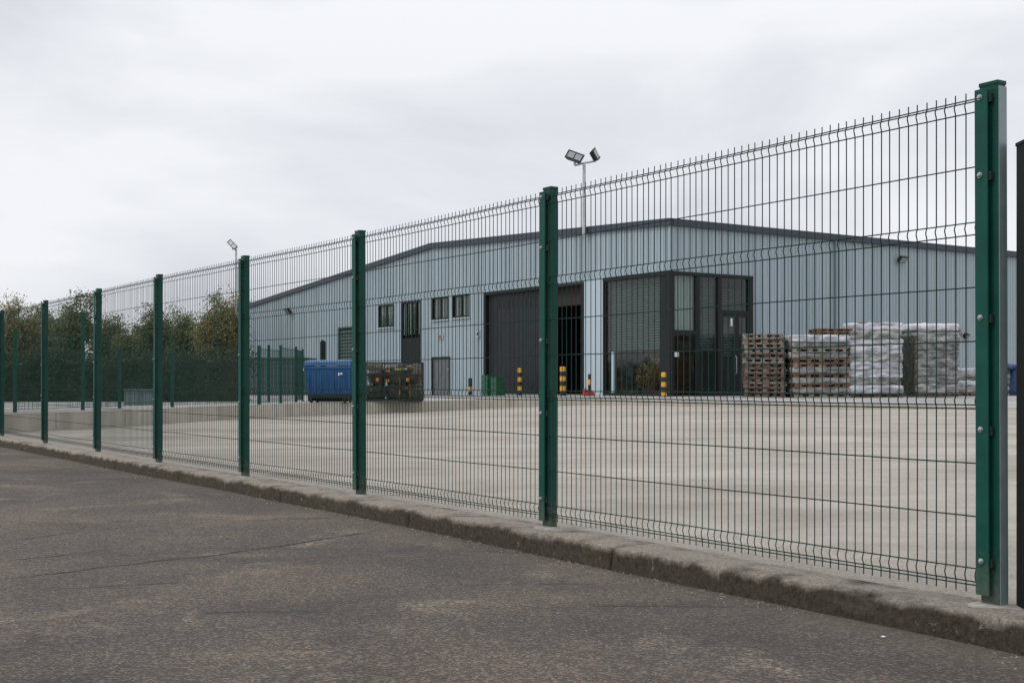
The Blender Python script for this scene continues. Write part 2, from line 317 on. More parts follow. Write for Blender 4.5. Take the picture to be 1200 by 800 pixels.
def kerbmat():
    m = mat('worn_kerb_concrete', (.2,.18,.15), .9); t = m.node_tree; l = t.links.new; b = t.nodes['Principled BSDF']
    tc = N(t, 'ShaderNodeTexCoord')
    def noi(s, d=6, r=.6):
        n = N(t, 'ShaderNodeTexNoise'); n.inputs['Scale'].default_value = s; n.inputs['Detail'].default_value = d; n.inputs['Roughness'].default_value = r
        l(tc.outputs['Object'], n.inputs['Vector']); return n
    def ramp(src, p0, a, p1, bb):
        r = N(t, 'ShaderNodeValToRGB'); r.color_ramp.elements[0].position = p0; r.color_ramp.elements[1].position = p1
        r.color_ramp.elements[0].color = (*a,1); r.color_ramp.elements[1].color = (*bb,1); l(src, r.inputs[0]); return r.outputs[0]
    def mixc(f, a, bb, bt='MIX'):
        x = N(t, 'ShaderNodeMix', data_type='RGBA', blend_type=bt)
        if isinstance(f, float): x.inputs[0].default_value = f
        else: l(f, x.inputs[0])
        l(a, x.inputs[6]); l(bb, x.inputs[7]); return x.outputs[2]
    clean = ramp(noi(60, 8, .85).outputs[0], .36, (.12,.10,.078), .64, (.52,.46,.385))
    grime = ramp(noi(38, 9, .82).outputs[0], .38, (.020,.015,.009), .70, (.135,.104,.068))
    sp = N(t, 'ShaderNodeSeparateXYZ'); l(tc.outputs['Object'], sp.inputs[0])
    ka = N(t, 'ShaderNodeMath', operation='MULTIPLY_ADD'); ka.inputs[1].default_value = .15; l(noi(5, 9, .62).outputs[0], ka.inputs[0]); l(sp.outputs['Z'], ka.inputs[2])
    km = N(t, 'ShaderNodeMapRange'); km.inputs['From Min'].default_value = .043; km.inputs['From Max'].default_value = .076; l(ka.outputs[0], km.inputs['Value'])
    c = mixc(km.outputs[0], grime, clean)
    moss = ramp(noi(2.2, 7, .7).outputs[0], .58, (0,0,0), .70, (1,1,1))
    mc = N(t, 'ShaderNodeRGB'); mc.outputs[0].default_value = (.105,.115,.035,1)
    mf = N(t, 'ShaderNodeMath', operation='MULTIPLY'); mf.inputs[1].default_value = .5; l(moss, mf.inputs[0])
    c = mixc(mf.outputs[0], c, mc.outputs[0])
    chip = ramp(noi(17, 9, .8).outputs[0], .60, (0,0,0), .66, (1,1,1)); cc = N(t, 'ShaderNodeRGB'); cc.outputs[0].default_value = (.44,.39,.32,1)
    cf = N(t, 'ShaderNodeMath', operation='MULTIPLY'); cf.inputs[1].default_value = .8; l(chip, cf.inputs[0]); c = mixc(cf.outputs[0], c, cc.outputs[0]); l(c, b.inputs['Base Color'])
    nb = noi(75, 8, .85); b2 = N(t, 'ShaderNodeBump'); b2.inputs['Strength'].default_value = 1.0; b2.inputs['Distance'].default_value = .014; l(nb.outputs[0], b2.inputs['Height'])
    l(b2.outputs[0], b.inputs['Normal']); return m

# ------------------------------------------------------------------ main fence line
TX, TY = -.549, .8358
T3 = Vector((TX, TY, 0)); NR = Vector((-TY, TX, 0))      # NR points to the street side
fpx = [1160, 640, 419.5, 284.5, 183.5, 112.5, 51, 0.5]
fY = [4.56, 7.02, 9.03, 10.82, 12.69, 14.6, 16.7, 19.0]
FP = [Vector(((x-600)/F*Y, Y, 0)) for x, Y in zip(fpx, fY)]
d = (FP[-1]-FP[-3]).normalized()
FP += [FP[-1]+d*2.7, FP[-1]+d*5.3]
KD = FP[1].dot(NR)             # distance coordinate of the line on the street side
def fline(a):                  # point on the fence line at distance a from the first post
    if a < 0: return FP[0] - (FP[1]-FP[0]).normalized()*(-a)
    for p, q in zip(FP, FP[1:]):
        s = (q-p).length
        if a <= s: return p + (q-p)*(a/s)
        a -= s
    return FP[-1] + d*a
FL = sum((q-p).length for p, q in zip(FP, FP[1:]))

# ------------------------------------------------------------------ ground surfaces
def sm(a, b, x):
    x = max(0, min(1, (x-a)/(b-a))); return x*x*(3-2*x)
def yard_z(x, y, b=9): return .20*sm(-4, 3, x)*sm(6, 32, y) - .004
def apron_z(x, y): return .30 + sm(-4, 3, x)*(.10 - .0145*max(0, 38-y))
M['asphalt'] = asphalt(); M['yard'] = concrete('yard_concrete', (.352,.318,.274), (.44,.402,.355), True)
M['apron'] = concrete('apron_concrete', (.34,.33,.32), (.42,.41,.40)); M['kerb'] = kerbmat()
M['stepc'] = noisy('step_concrete', (.38,.34,.29), (.50,.46,.40), 2.5, 8, .85, bump=.4, bscale=30, stretch=(1,1,.4))
M['soil'] = noisy('rough_grass', (.05,.06,.025), (.10,.09,.05), .6, 8, .95)

g = MB(); g.add([(-3000,-3000,-.2),(3000,-3000,-.2),(3000,3000,-.2),(-3000,3000,-.2)], [(0,1,2,3)])
tag(g.build('ground', M['soil']), kind='structure')
# street sheet with gentle unevenness
g = MB(); nx, ny = 150, 110
xs = [-30 + 42*i/nx for i in range(nx+1)]; ys = [-3 + 38*j/ny for j in range(ny+1)]
for y in ys:
    for x in xs: g.v.append((x, y, -.115 + .012*noise.noise((x*.5, y*.5, 3)) ))
g.f = [(j*(nx+1)+i, j*(nx+1)+i+1, (j+1)*(nx+1)+i+1, (j+1)*(nx+1)+i) for j in range(ny) for i in range(nx)]
tag(g.build('street', M['asphalt'], smooth=True), kind='structure')
g = MB(); g.add([(-120,-80,-.14),(60,-80,-.14),(60,60,-.14),(-120,60,-.14)], [(0,1,2,3)])
tag(g.build('road_surface', M['asphalt']), kind='structure')
# open cracks in the asphalt
M['crack'] = noisy('crack_dirt', (.014,.013,.012), (.035,.031,.027), 20, 4, .95)
def on_street(px, py):
    Y = (EYE+.115)*F/(py-448); X = (px-600)/F*Y; return X, Y, -.115 + .012*noise.noise((X*.5, Y*.5, 3)) + .0022
for ci, line in enumerate([[(-10,682),(90,668),(180,658),(258,649),(340,637),(400,628),(462,618)], [(-10,636),(50,629),(112,620)], [(-10,661),(70,650),(150,642)], [(310,642),(345,636),(372,634)]]):
    P_ = [Vector(on_street(*q)) for q in line]; pts = []
    for p, q in zip(P_, P_[1:]):
        n_ = max(2, int((q-p).length/.035))
        for k in range(n_): pts.append(p.lerp(q, k/n_))
    g = MB(); m_ = len(pts)
    for k, p in enumerate(pts):
        dd = (pts[min(k+1,m_-1)]-pts[max(k-1,0)]); nn = Vector((-dd.y, dd.x, 0)).normalized()
        off = .045*noise.noise((k*.13, ci*9, 0)) + .018*noise.noise((k*.6, ci*9, 4))
        wd_ = max(.0004, (.0062 if ci < 4 else .0032)*(1+1.3*noise.noise((k*.25, ci, 7)))*min(1, k/10, (m_-1-k)/10))
        c_ = p + nn*off; z_ = -.115 + .012*noise.noise((c_.x*.5, c_.y*.5, 3)) + .0022
        for sgn in (-1, 1): g.v.append((c_.x+nn.x*wd_*sgn, c_.y+nn.y*wd_*sgn, z_))
    g.f = [(2*k, 2*k+1, 2*k+3, 2*k+2) for k in range(m_-1)]
    tag(g.build('asphalt_crack', M['crack']), kind='structure')
# yard
g = MB(); A = [-6 + 1.0*i for i in range(0, 42)]; B = [.10+.5*j for j in range(12)] + [6.5+1.5*j for j in range(34)]
for a in A:
    p = fline(a)
    for b in B:
        q = p - NR*b; g.v.append((q.x, q.y, yard_z(q.x, q.y)))
nb = len(B)
g.f = [(i*nb+j, i*nb+j+1, (i+1)*nb+j+1, (i+1)*nb+j) for i in range(len(A)-1) for j in range(nb-1)]
g.f = [tuple(reversed(f)) for f in g.f]
tag(g.build('yard', M['yard'], smooth=True), kind='structure')
# raised apron and its step
SP = [(-8.75,20.0),(-7.35,23.3),(-6.7,27.3),(-4.13,33),(-.97,35.4),(2.2,35),(5.8,32),(10.9,28.5),(20,22.3),(34,13)]
SS = []
for (x0,y0),(x1,y1) in zip(SP, SP[1:]):
    n = max(1, int(math.hypot(x1-x0, y1-y0)/.8))
    SS += [(x0+(x1-x0)*i/n, y0+(y1-y0)*i/n) for i in range(n)]
SS.append(SP[-1])
g = MB(); K = [0, 2, 5, 9, 14, 20, 30, 45, 70]
for x, y in SS:
    for k in K:
        X, Y = x+TX*k, y+TY*k; g.v.append((X, Y, apron_z(X, Y) if k else apron_z(x, y)))
nk = len(K)
g.f = [(i*nk+j, (i+1)*nk+j, (i+1)*nk+j+1, i*nk+j+1) for i in range(len(SS)-1) for j in range(nk-1)]
tag(g.build('apron', M['apron'], smooth=True), kind='structure')
# step: kerb edging in units 1.6 m long, one object each
step = bpy.data.objects.new('step', None); col.objects.link(step); step['kind'] = 'structure'
i = 0
while i < len(SS)-1:
    j = min(i+2, len(SS)-1); g = MB(); seg = SS[i:j+1]; n = len(seg)
    for q, (x, y) in enumerate(seg):
        a = Vector(seg[max(q-1,0)]); b_ = Vector(seg[min(q+1,n-1)]); tt = (b_-a).normalized(); nn = Vector((tt.y, -tt.x))
        if q == 0: x += tt.x*.006; y += tt.y*.006
        if q == n-1: x -= tt.x*.006; y -= tt.y*.006
        z = apron_z(x, y) + .006
        for off, zz in ((.0,-.3),(.0,z-.02),(-.02,z),(-.14,z),(-.14,-.3)):
            g.v.append((x+nn.x*off, y+nn.y*off, zz))
    for q in range(n-1):
        for c in range(4): g.f.append((q*5+c, (q+1)*5+c, (q+1)*5+c+1, q*5+c+1))
    g.f += [(4,3,2,1,0), tuple((n-1)*5+c for c in range(5))]
    g.build('kerb_stone', M['stepc'], step); i = j
# side wall of the apron beyond the fence end
g = MB(); p = Vector((SP[0][0], SP[0][1], 0))
q = p + T3*45
g.add([(p.x,p.y,-.3),(q.x,q.y,-.3),(q.x,q.y,.3),(p.x,p.y,.3)], [(0,1,2,3)])
tag(g.build('retaining_edge', M['stepc']), kind='structure')

# street kerb under the fence, one object per cast unit
kerb = bpy.data.objects.new('kerb', None); col.objects.link(kerb); kerb['kind'] = 'structure'
cuts = [-5.6,-3.1,-.9,1.35+.0]
# unit joint seen at x=737 px in the photo
best = min((abs(600+F*fline(a/100).x/fline(a/100).y - 745), a/100) for a in range(0, 400))[1]
cuts = [best-2.4*k for k in range(4,-1,-1)]; 
while cuts[-1] < FL+8: cuts.append(cuts[-1] + 2.0+.5*random.random())
prof = [(-.17,-.20),(-.17,-.118),(-.168,-.09),(-.165,-.06),(-.164,-.030),(-.160,-.013),(-.148,-.003),(-.12,.0),(-.08,.002),(-.04,.002),(0,.001),(.05,.001),(.10,.0),(.13,-.004),(.13,-.2)]
for a0, a1 in zip(cuts, cuts[1:]):
    n = int((a1-a0)/.03) if a0 < 14 else int((a1-a0)/.12); g = MB(); m = len(prof)
    for i in range(n+1):
        a = a0+.007 + (a1-a0-.014)*i/n; p = fline(a); e = min(i, n-i)
        for j, (b, z) in enumerate(prof):
            w_ = 1.0 if 1 <= j <= 7 else (.35 if j < 12 else .1)
            P = (p.x*7, p.y*7, z*12)
            dn = noise.noise(P)*.005*w_ + noise.noise((P[0]*5, P[1]*5, P[2]*4))*.006*w_
            dz = noise.noise((p.x*5, p.y*5, b*20))*.006 + noise.noise((p.x*1.3,p.y*1.3,9))*.008
            if e < 1 and 1 < j < 12: dn -= .005; dz -= .004
            if j in (0, m-1): dz = dn = 0
            chip = max(0, noise.noise((p.x*3.1, p.y*3.1, 40))-.28)*.09 if j in (4,5,6,7) else 0
            q = p + NR*(-b - chip + dn); g.v.append((q.x, q.y, z + dz - chip*.6 if j > 3 else z + dz*.3))
    g.f = [(i*m+j, i*m+j+1, (i+1)*m+j+1, (i+1)*m+j) for i in range(n) for j in range(m-1)]
    g.f += [tuple(range(m-1,-1,-1)), tuple(n*m+j for j in range(m))]
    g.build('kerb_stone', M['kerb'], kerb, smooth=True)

# grit lying in the gutter and on the asphalt
g = MB()
def pebble(g, x, y, z, r):
    vs = []
    for sx, sy, sz in ((1,0,0),(-1,0,0),(0,1,0),(0,-1,0),(0,0,.7),(0,0,-.6)):
        vs.append((x+sx*r*random.uniform(.6,1.3), y+sy*r*random.uniform(.6,1.3), z+sz*r*random.uniform(.6,1)))
    g.add(vs, ((0,2,4),(2,1,4),(1,3,4),(3,0,4),(2,0,5),(1,2,5),(3,1,5),(0,3,5)))
for k in range(2600):
    a = random.uniform(-1.5, 13); p = fline(a) + NR*(.178 + abs(random.gauss(0, .09)))
    pebble(g, p.x, p.y, -.112, random.choice((.002,.003,.003,.004,.006)) )
for k in range(1400):
    a = random.uniform(-1.5, 12); p = fline(a) + NR*(random.uniform(.2, 4.5))
    pebble(g, p.x, p.y, -.112, random.uniform(.002,.005))
for k in range(1300):
    a = random.uniform(-1.5, 12); p = fline(a) - NR*(random.uniform(-.12, .75))
    pebble(g, p.x, p.y, .003, random.uniform(.002,.006))
M['grit'] = noisy('grit_stone', (.16,.14,.12), (.42,.39,.35), 40, 3, .9)
tag(g.build('grit', M['grit']), 'loose pale grit scattered along the foot of the kerb and over the asphalt', 'grit', kind='stuff')
p = at(1035, 747, 4.54); p.z = -.105
g = MB()
for k in range(1): pebble(g, 0, 0, 0, .013)
o = g.build('pebble', M['white'], loc=p); o.scale = (1.2, .9, .6)
tag(o, 'single white stone lying on the asphalt near the kerb', 'stone')

# ------------------------------------------------------------------ main fence
FOLDS = [(1.898,1.850),(1.437,1.389),(.787,.738),(.137,.083)]
HW = [1.898,1.8895,1.850,1.642,1.437,1.389,1.193,.988,.787,.750,.736,.533,.332,.137,.086,.073]
def wire_pts(h0=.048, h1=1.925, a=.0075, off=.012, zs=1.0):
    pts = [(0, off, h1*zs)]
    for zt, zb in FOLDS:
        if zt < h1: pts += [(0,off,(zt-.001)*zs),(0,off+a*.9,(zt-.018)*zs),(0,off+a,(zt+zb)/2*zs),(0,off+a*.3,(zb+.010)*zs),(0,off,zb*zs)]
    pts.append((0, off, h0*zs)); return pts
g = MB(); g.tube(wire_pts(), .0024, 6); wire_me = g.mesh('vertical_wire', M['wire'], True)
def post_meshes():
    a = MB(); a.bevbox(-.04,.04,-.05,0,-.0,1.94,.004)
    c = MB(); c.bevbox(-.0425,.0425,-.0525,.0025,1.94,1.953,.004)
    b = MB(); b.bevbox(-.027,.027,.018,.026,.045,1.925,.001)
    t = MB(); t.tube([(0,.026,0),(0,.0285,0)], .0115, 12); t.tube([(0,.0285,0),(0,.034,0),(0,.037,0)], [.0085,.0085,.005], 8)
    k = MB(); k.box(-.036,.030,.004,.0178,-.016,.016)
    return a.mesh('post_body', M['post']), c.mesh('cap', M['post']), b.mesh('clamp_bar', M['bar']), t.mesh('bolt', M['bolt'], False), k.mesh('clip', M['clip'])
pm = post_meshes()
BZ = [1.895, 1.606, 1.076, .66, .171]
fence = thing('mesh_fence', 'long green welded mesh fence bolted to posts on the street kerb', 'fence', FP[0])
def frot(v): return math.atan2(v.y, v.x)
for i, P in enumerate(FP):
    dv = (FP[min(i+1,len(FP)-1)] - FP[max(i-1,0)]).normalized() if i else (FP[1]-FP[0]).normalized()
    rz = frot(dv)
    po = link('post', pm[0], fence, P-FP[0], rz)
    po.rotation_euler = (random.gauss(0,.0025), random.gauss(0,.0025), rz)
    link('cap', pm[1], po)
    x = .014 if i == 0 else .012
    link('clamp_bar', pm[2], po, (x,0,0))
    for z in BZ:
        link('bolt', pm[3], po, (x+.004, 0, z)); link('clip', pm[4], po, (x, 0, z-.005))
    if i == 0:
        g = MB(); g.box(-.0435,-.0405,-.049,-.004,.002,1.932); g.build('side_sheen', M['sheen'], po)  # thin strip added to carry the painted sky sheen
    # rough mortar patch round the foot
    g = MB(); n = 22; ring = []
    for rr, zz in ((1.0,.0015),(.8,.007),(.5,.012)):
        for k in range(n):
            an = 2*math.pi*k/n; q = rr*(1+.3*noise.noise((math.cos(an)*1.5+i*5, math.sin(an)*1.5, rr)))
            g.v.append((math.cos(an)*.105*q, -.02+math.sin(an)*.085*q, zz+.004*noise.noise((an*3,i,rr*9))))
    for r_ in range(2):
        for k in range(n): g.f.append((r_*n+k, r_*n+(k+1)%n, (r_+1)*n+(k+1)%n, (r_+1)*n+k))
    g.f.append(tuple(2*n+k for k in range(n)))
    g.build('mortar_patch', M['mortar'], po, smooth=True)
counts = [64, 53, 48, 50, 52, 54, 58, 62, 60]
for i, (p, q) in enumerate(zip(FP, FP[1:])):
    dv = (q-p).normalized(); rz = frot(dv); Ln = (q-p).length
    pan = bpy.data.objects.new('mesh_panel', None); col.objects.link(pan); pan.parent = fence
    pan.location = p - FP[0]; pan.rotation_euler = (0,0,rz); pan.empty_display_size = .1
    n = counts[i]; x0, x1 = .034, Ln-.012
    xs_ = [x0 + (x1-x0)*(k+.35)/n for k in range(n)]
    if i < 5:
        for k, x in enumerate(xs_):
            o = link('vertical_wire', wire_me, pan, (x,0,0)); o.rotation_euler = (random.gauss(0,.0006), random.gauss(0,.0008), 0)
    else:
        g = MB()
        for x in xs_: g.tube([(x+a, b, c) for a, b, c in wire_pts()], .0023, 4, cap=False)
        tag(g.build('vertical_wire', M['wire'], pan), kind='stuff')
    for z in HW:
        g = MB(); pts = [(x0-.02+(x1-x0+.04)*k/8, .0075 + .0008*math.sin(k*1.7+z*9+i), z + .0015*math.sin(k*.9+z*20+i)) for k in range(9)]
        g.tube(pts, .0027, 5); g.build('horizontal_wire', M['wire'], pan, smooth=True)
    g = MB(); g.box(x0-.030, x0-.0245, .005, .0175, .05, 1.91)
    g.build('edge_strip', M['wire'], pan)

# gate post at the right edge
gp = at(1190, 716, 4.48); gp.z = 0
t_ = thing('gate_post', 'near black square gate post at the right edge beyond the last green post', 'gate post', gp + Vector((.088,.05,0)), R(0))
g = MB(); g.bevbox(-.045,.045,-.05,.05,-.02,1.715,.004); g.build('post_body', M['gate'], t_)
g = MB(); g.bevbox(-.048,.048,-.053,.053,1.715,1.727,.004); g.build('cap', M['gate'], t_)
g = MB()
for z in (.35, 1.35): g.tube([(.045,.0,z),(.085,0,z)], .012, 8)
g.build('hinge', M['gate'], t_)

# ------------------------------------------------------------------ warehouse
CX, CY = 5.0, 38.84
ANG = math.atan2(.549, .835)
wh = thing('warehouse', 'large pale blue grey ribbed metal warehouse with navy roof trim and glazed corner', 'warehouse', (CX, CY, 0), ANG)
LU = Vector((math.cos(ANG), math.sin(ANG))); LT = Vector((-LU.y, LU.x))
def s_left(px):
    k = (px-600)/F; return (k*CY-CX)/(LT.x-k*LT.y)
def s_right(px):
    k = (px-600)/F; return (k*CY-CX)/(LU.x-k*LU.y)
def Yl(s): return CY + LT.y*s
def Yr(s): return CY + LU.y*s
def zl(px, py): return EYE + (448-py)/F*Yl(s_left(px))
LEN_T = s_left(279.5); LEN_U = 30.0
S_AP = s_left(507)
Z_C, Z_A, Z_E = 6.0, 6.66, EYE + (448-361)/F*Yl(LEN_T)
ZB = .28
def rooftop(y):
    return Z_C + (Z_A-Z_C)*y/S_AP if y < S_AP else Z_A + (Z_E-Z_A)*(y-S_AP)/(LEN_T-S_AP)
# openings on the left wall: (name, s0, s1, z0, z1)
def op(px0, px1, py0, py1=None):
    s1, s0 = s_left(px0), s_left(px1); pm_ = (px0+px1)/2
    return (s0, s1, ZB if py1 is None else zl(pm_, py1), zl(pm_, py0))
O_glass = (-.05, s_left(708), ZB, 4.36)
O_dock = (s_left(685), s_left(568), ZB, 4.33)
O_w1 = op(444,462,357,383.5); O_tall = op(471,494,353); O_w2 = op(507,526,348,374.5); O_w3 = op(531,551,345,372)
O_green = op(397,426,382.5); O_low = op(507,528.5,418)
OPL = [O_glass, O_dock, O_w1, O_tall, O_w2, O_w3, O_green, O_low]
O_rg = (-.05, s_right(881), ZB, 4.36)
PROF = [(0,0),(.125,0),(.143,.028),(.182,.028)]
def pdepth(s):
    f = s % .1667
    if f <= .100: return 0
    if f <= .117: return .032*(f-.100)/.017
    if f <= .150: return .032
    return .032*(.1667-f)/.0167
def clad(length, opens, ztop, tf, width=1.0, s_start=0.0):
    s = s_start
    while s < length-1e-4:
        e = min(s+width, length); br = {round(s+.0015,5), round(e-.0015,5)}
        k = int(s/.1667)-1
        while k*.1667 < e+.17:
            for f in (0,.100,.117,.150):
                q = k*.1667+f
                if s+.002 < q < e-.002: br.add(round(q,5))
            k += 1
        for o in opens:
            for q in (o[0], o[1]):
                if s < q < e: br.add(round(q,5))
        br = sorted(br); runs = []
        g = MB()
        for a, b in zip(br, br[1:]):
            if b-a < 1e-5: continue
            mid = (a+b)/2; iv = [(ZB, None)]
            for o in opens:
                if o[0] < mid < o[1]:
                    nv = []
                    for z0, z1 in iv:
                        top = 99 if z1 is None else z1
                        if o[3] <= z0 or o[2] >= top: nv.append((z0, z1)); continue
                        if o[2] > z0+.001: nv.append((z0, o[2]))
                        if o[3] < top: nv.append((o[3], z1))
                    iv = nv
            da, db = pdepth(a+1e-6), pdepth(b-1e-6)
            for z0, z1 in iv:
                za = ztop(a) if z1 is None else z1; zb = ztop(b) if z1 is None else z1
                g.add([tf(a,da,z0), tf(b,db,z0), tf(b,db,zb), tf(a,da,za)], [(0,1,2,3)])
        if g.f: g.build('cladding_panel', M['clad'], wh)
        s = e
clad(LEN_T, OPL, lambda s: rooftop(s)-.1, lambda s,dp,z: (-dp, s, z))
clad(LEN_U, [O_rg], lambda s: Z_C-.1, lambda s,dp,z: (s, -dp, z))
clad(LEN_T, [], lambda s: rooftop(s)-.1, lambda s,dp,z: (LEN_U+dp, s, z), width=LEN_T+1)
clad(LEN_U, [], lambda s: Z_E-.1, lambda s,dp,z: (s, LEN_T+dp, z), width=LEN_U+1)
# inner lining so that the inside is closed
g = MB()
for x0,x1,y0,y1 in ((9,9.1,.1,LEN_T-.1),(.05,9,LEN_T-.2,LEN_T-.1),(9.1,LEN_U-.1,12,12.1)): g.box(x0,x1,y0,y1,ZB,6.2 if x1<9.2 and y1<LEN_T-.15 and x0==9 else 4.8)
g.build('inner_wall', M['interior'], wh)
g = MB(); g.box(.06,LEN_U-.1,.06,LEN_T-.25,ZB-.05,apron_z(5,40)+.004); g.build('inner_floor', M['ifloor'], wh)
g = MB()
g.add([(-.12,-.12,Z_C),(LEN_U+.1,-.12,Z_C),(LEN_U+.1,S_AP,Z_A),(-.12,S_AP,Z_A),(LEN_U+.1,LEN_T+.1,Z_E),(-.12,LEN_T+.1,Z_E)], [(0,1,2,3),(3,2,4,5)])
g.build('roof', M['roof'], wh)
# fascia along gable, eave gutter
def fascia(p, q, name='fascia'):
    g = MB(); (y0,z0),(y1,z1) = p, q
    vs = []
    for y, z in (p, q):
        for x, dz in ((-.13,-.20),(.02,-.20),(.02,.02),(-.13,.02)): vs.append((x, y, z+dz))
    g.add(vs, [(0,3,2,1),(4,5,6,7),(0,1,5,4),(1,2,6,5),(2,3,7,6),(3,0,4,7)]); g.build(name, M['fascia'], wh)
fascia((-.13, Z_C), (S_AP-.003, Z_A)); fascia((S_AP+.003, Z_A), (LEN_T+.1, Z_E))
g = MB(); g.box(.025, LEN_U+.1, -.15, .02, Z_C-.20, Z_C+.015); g.build('gutter', M['fascia'], wh)
# base trim and corner flashing
g = MB(); g.box(-.035,-.002,O_glass[1]+.02,O_dock[0]-.02,ZB,4.38); g.build('corner_trim', M['wtrim'], wh)
g = MB(); g.box(-.045,.0,LEN_T-.12,LEN_T+.03,ZB,Z_E-.2); g.build('corner_trim', M['wtrim'], wh)
g = MB(); g.box(-.035,.03,-.035,.03,4.52,Z_C-.2); g.build('corner_trim', M['clad'], wh)

def frame(y0, y1, z0, z1, wd=.07, name='window', x0=-.045, x1=.08, m='frame', sill=True):
    g = MB(); g.box(x0,x1,y0,y0+wd,z0,z1); g.box(x0,x1,y1-wd,y1,z0,z1); g.box(x0,x1,y0+wd,y1-wd,z1-wd,z1)
    if sill: g.box(x0,x1,y0+wd,y1-wd,z0,z0+wd)
    return g.build(name, M[m], wh)
def pane(parent, y0, y1, z0, z1, x=.03, m='glass'):
    g = MB(); g.box(x, x+.008, y0, y1, z0, z1); return g.build('pane', M[m], parent)
for o in (O_w1, O_w2, O_w3):
    f_ = frame(*o, wd=.06); c = (o[0]+o[1])/2
    g = MB(); g.box(-.01,.06,c-.03,c+.03,o[2]+.06,o[3]-.06); g.build('mullion', M['frame'], f_)
    pane(f_, o[0]+.06, c-.03, o[2]+.06, o[3]-.06); pane(f_, c+.03, o[1]-.06, o[2]+.06, o[3]-.06)
    g = MB()
    n = 9
    for k in range(n):
        y = o[0]+.1+(o[1]-o[0]-.2)*k/(n-1); g.box(.06,.07,y-.03,y+.03,o[2]+.08,o[3]-.08)
    g.build('vertical_blind', M['curtain'], f_)
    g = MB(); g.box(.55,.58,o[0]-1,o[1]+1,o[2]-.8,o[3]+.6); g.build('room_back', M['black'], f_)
    g = MB(); g.box(-.09,-.03,o[0]-.04,o[1]+.04,o[2]-.05,o[2]-.003); g.build('sill', M['wtrim'], f_)
# tall stair window with black lower panel
o = O_tall; zsp = zl(482, 396)
f_ = frame(*o, wd=.07, name='stair_window', sill=False)
pane(f_, o[0]+.07, o[1]-.07, zsp, o[3]-.07)
for k in (1,2,3):
    y = o[0]+(o[1]-o[0])*k/4; g = MB(); g.box(-.01,.06,y-.015,y+.015,zsp,o[3]-.07); g.build('mullion', M['frame'], f_)
g = MB()
for k in range(9):
    y = o[0]+.12+(o[1]-o[0]-.24)*k/8; g.box(.06,.07,y-.035,y+.035,zsp+.15,o[3]-.08)
g.build('vertical_blind', M['curtain'], f_)
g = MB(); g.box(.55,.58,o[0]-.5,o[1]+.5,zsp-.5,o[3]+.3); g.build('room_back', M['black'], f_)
g = MB(); g.box(-.02,.02,o[0]+.07,o[1]-.07,ZB,zsp-.004); g.build('lower_panel', M['black'], f_)
g = MB(); g.box(-.035,-.021,o[0]+.07,o[1]-.07,zsp-1.05,zsp-1.0); g.build('panel_joint', M['frame'], f_)
# green louvre door
o = O_green; f_ = frame(*o, wd=.08, name='louvred_door', m='greendoor', sill=False)
n = int((o[3]-o[2]-.1)/.16)
for k in range(n):
    z = o[2]+.04+k*.16; g = MB()
    g.add([(.05,o[0]+.08,z+.155),(.05,o[1]-.08,z+.155),(-.01,o[1]-.08,z),(-.01,o[0]+.08,z),(.06,o[0]+.08,z+.165),(.06,o[1]-.08,z+.165),(.0,o[1]-.08,z),(.0,o[0]+.08,z)],
          [(0,1,2,3),(7,6,5,4),(3,2,6,7),(0,4,5,1)]); g.build('slat', M['greendoor'], f_)
# low personnel door
o = O_low; f_ = frame(*o, wd=.06, name='personnel_door', sill=False)
M['grille'] = noisy('grey_door', (.10,.11,.12), (.14,.15,.16), 4, 4, .6)
g = MB(); g.box(.0,.04,o[0]+.06,o[1]-.06,ZB,o[3]-.06); lf = g.build('leaf', M['grille'], f_)
g = MB(); g.box(-.05,0,o[0]+.12,o[0]+.2,1.35,1.4); g.build('handle', M['galv'], f_)
# dock door opening: roller shutter left, open bay right
o = O_dock; f_ = frame(*o, wd=.09, name='dock_door', sill=False, x0=-.05, x1=.2)
ys0 = s_left(635)
nsl = 12; w0 = ys0+.12; ww = (o[1]-.09-w0)/nsl
for k in range(nsl):
    y0, y1 = w0+ww*k, w0+ww*(k+1)
    g = MB(); g.add([(.13,y0+.002,ZB),(.118,y0+.02,ZB),(.118,y1-.02,ZB),(.13,y1-.002,ZB),(.13,y0+.002,o[3]-.09),(.118,y0+.02,o[3]-.09),(.118,y1-.02,o[3]-.09),(.13,y1-.002,o[3]-.09)],
      [(0,1,5,4),(1,2,6,5),(2,3,7,6)]); g.build('shutter_panel', M['shutter'], f_)
    if 1 <= k <= 9:
        g = MB(); g.box(.1135,.1165, y0+.09, y1-.09, o[3]-.72, o[3]-.30); g.build('vision_slot', M['black'], f_)
g = MB(); g.box(-.02,.2,ys0,ys0+.12,ZB,o[3]-.09); g.build('centre_post', M['frame'], f_)
g = MB(); g.box(.25,.7,o[0]+.09,ys0,o[3]-.75,o[3]-.05); g.build('shutter_box', M['dbrown'], f_)
# boxes of goods deep in the open bay
# glazed corner
RB = apron_z(5,40)+.004
gc = O_glass; ZT = 4.36
g = MB(); g.box(-.06,.14,-.06,.14,ZB,ZT-.10); gcn = g.build('corner_glazing', M['frame'], wh)
def gpart(name, x0,x1,y0,y1,z0,z1, m='frame'):
    g = MB(); g.box(x0,x1,y0,y1,z0,z1); return g.build(name, M[m], gcn)
LG, RG = O_glass[1], O_rg[1]
gpart('head', -.07,.16,.145,LG,ZT-.12,ZT); gpart('head', -.07,RG,-.07,.14,ZT-.0995,ZT+.003)
gpart('jamb', -.06,.14,LG-.07,LG,ZB,ZT-.125); gpart('jamb', RG-.16,RG,-.06,.14,ZB,ZT-.105)
gpart('sill', -.06,.14,.145,LG-.075,ZB,RB+.08)
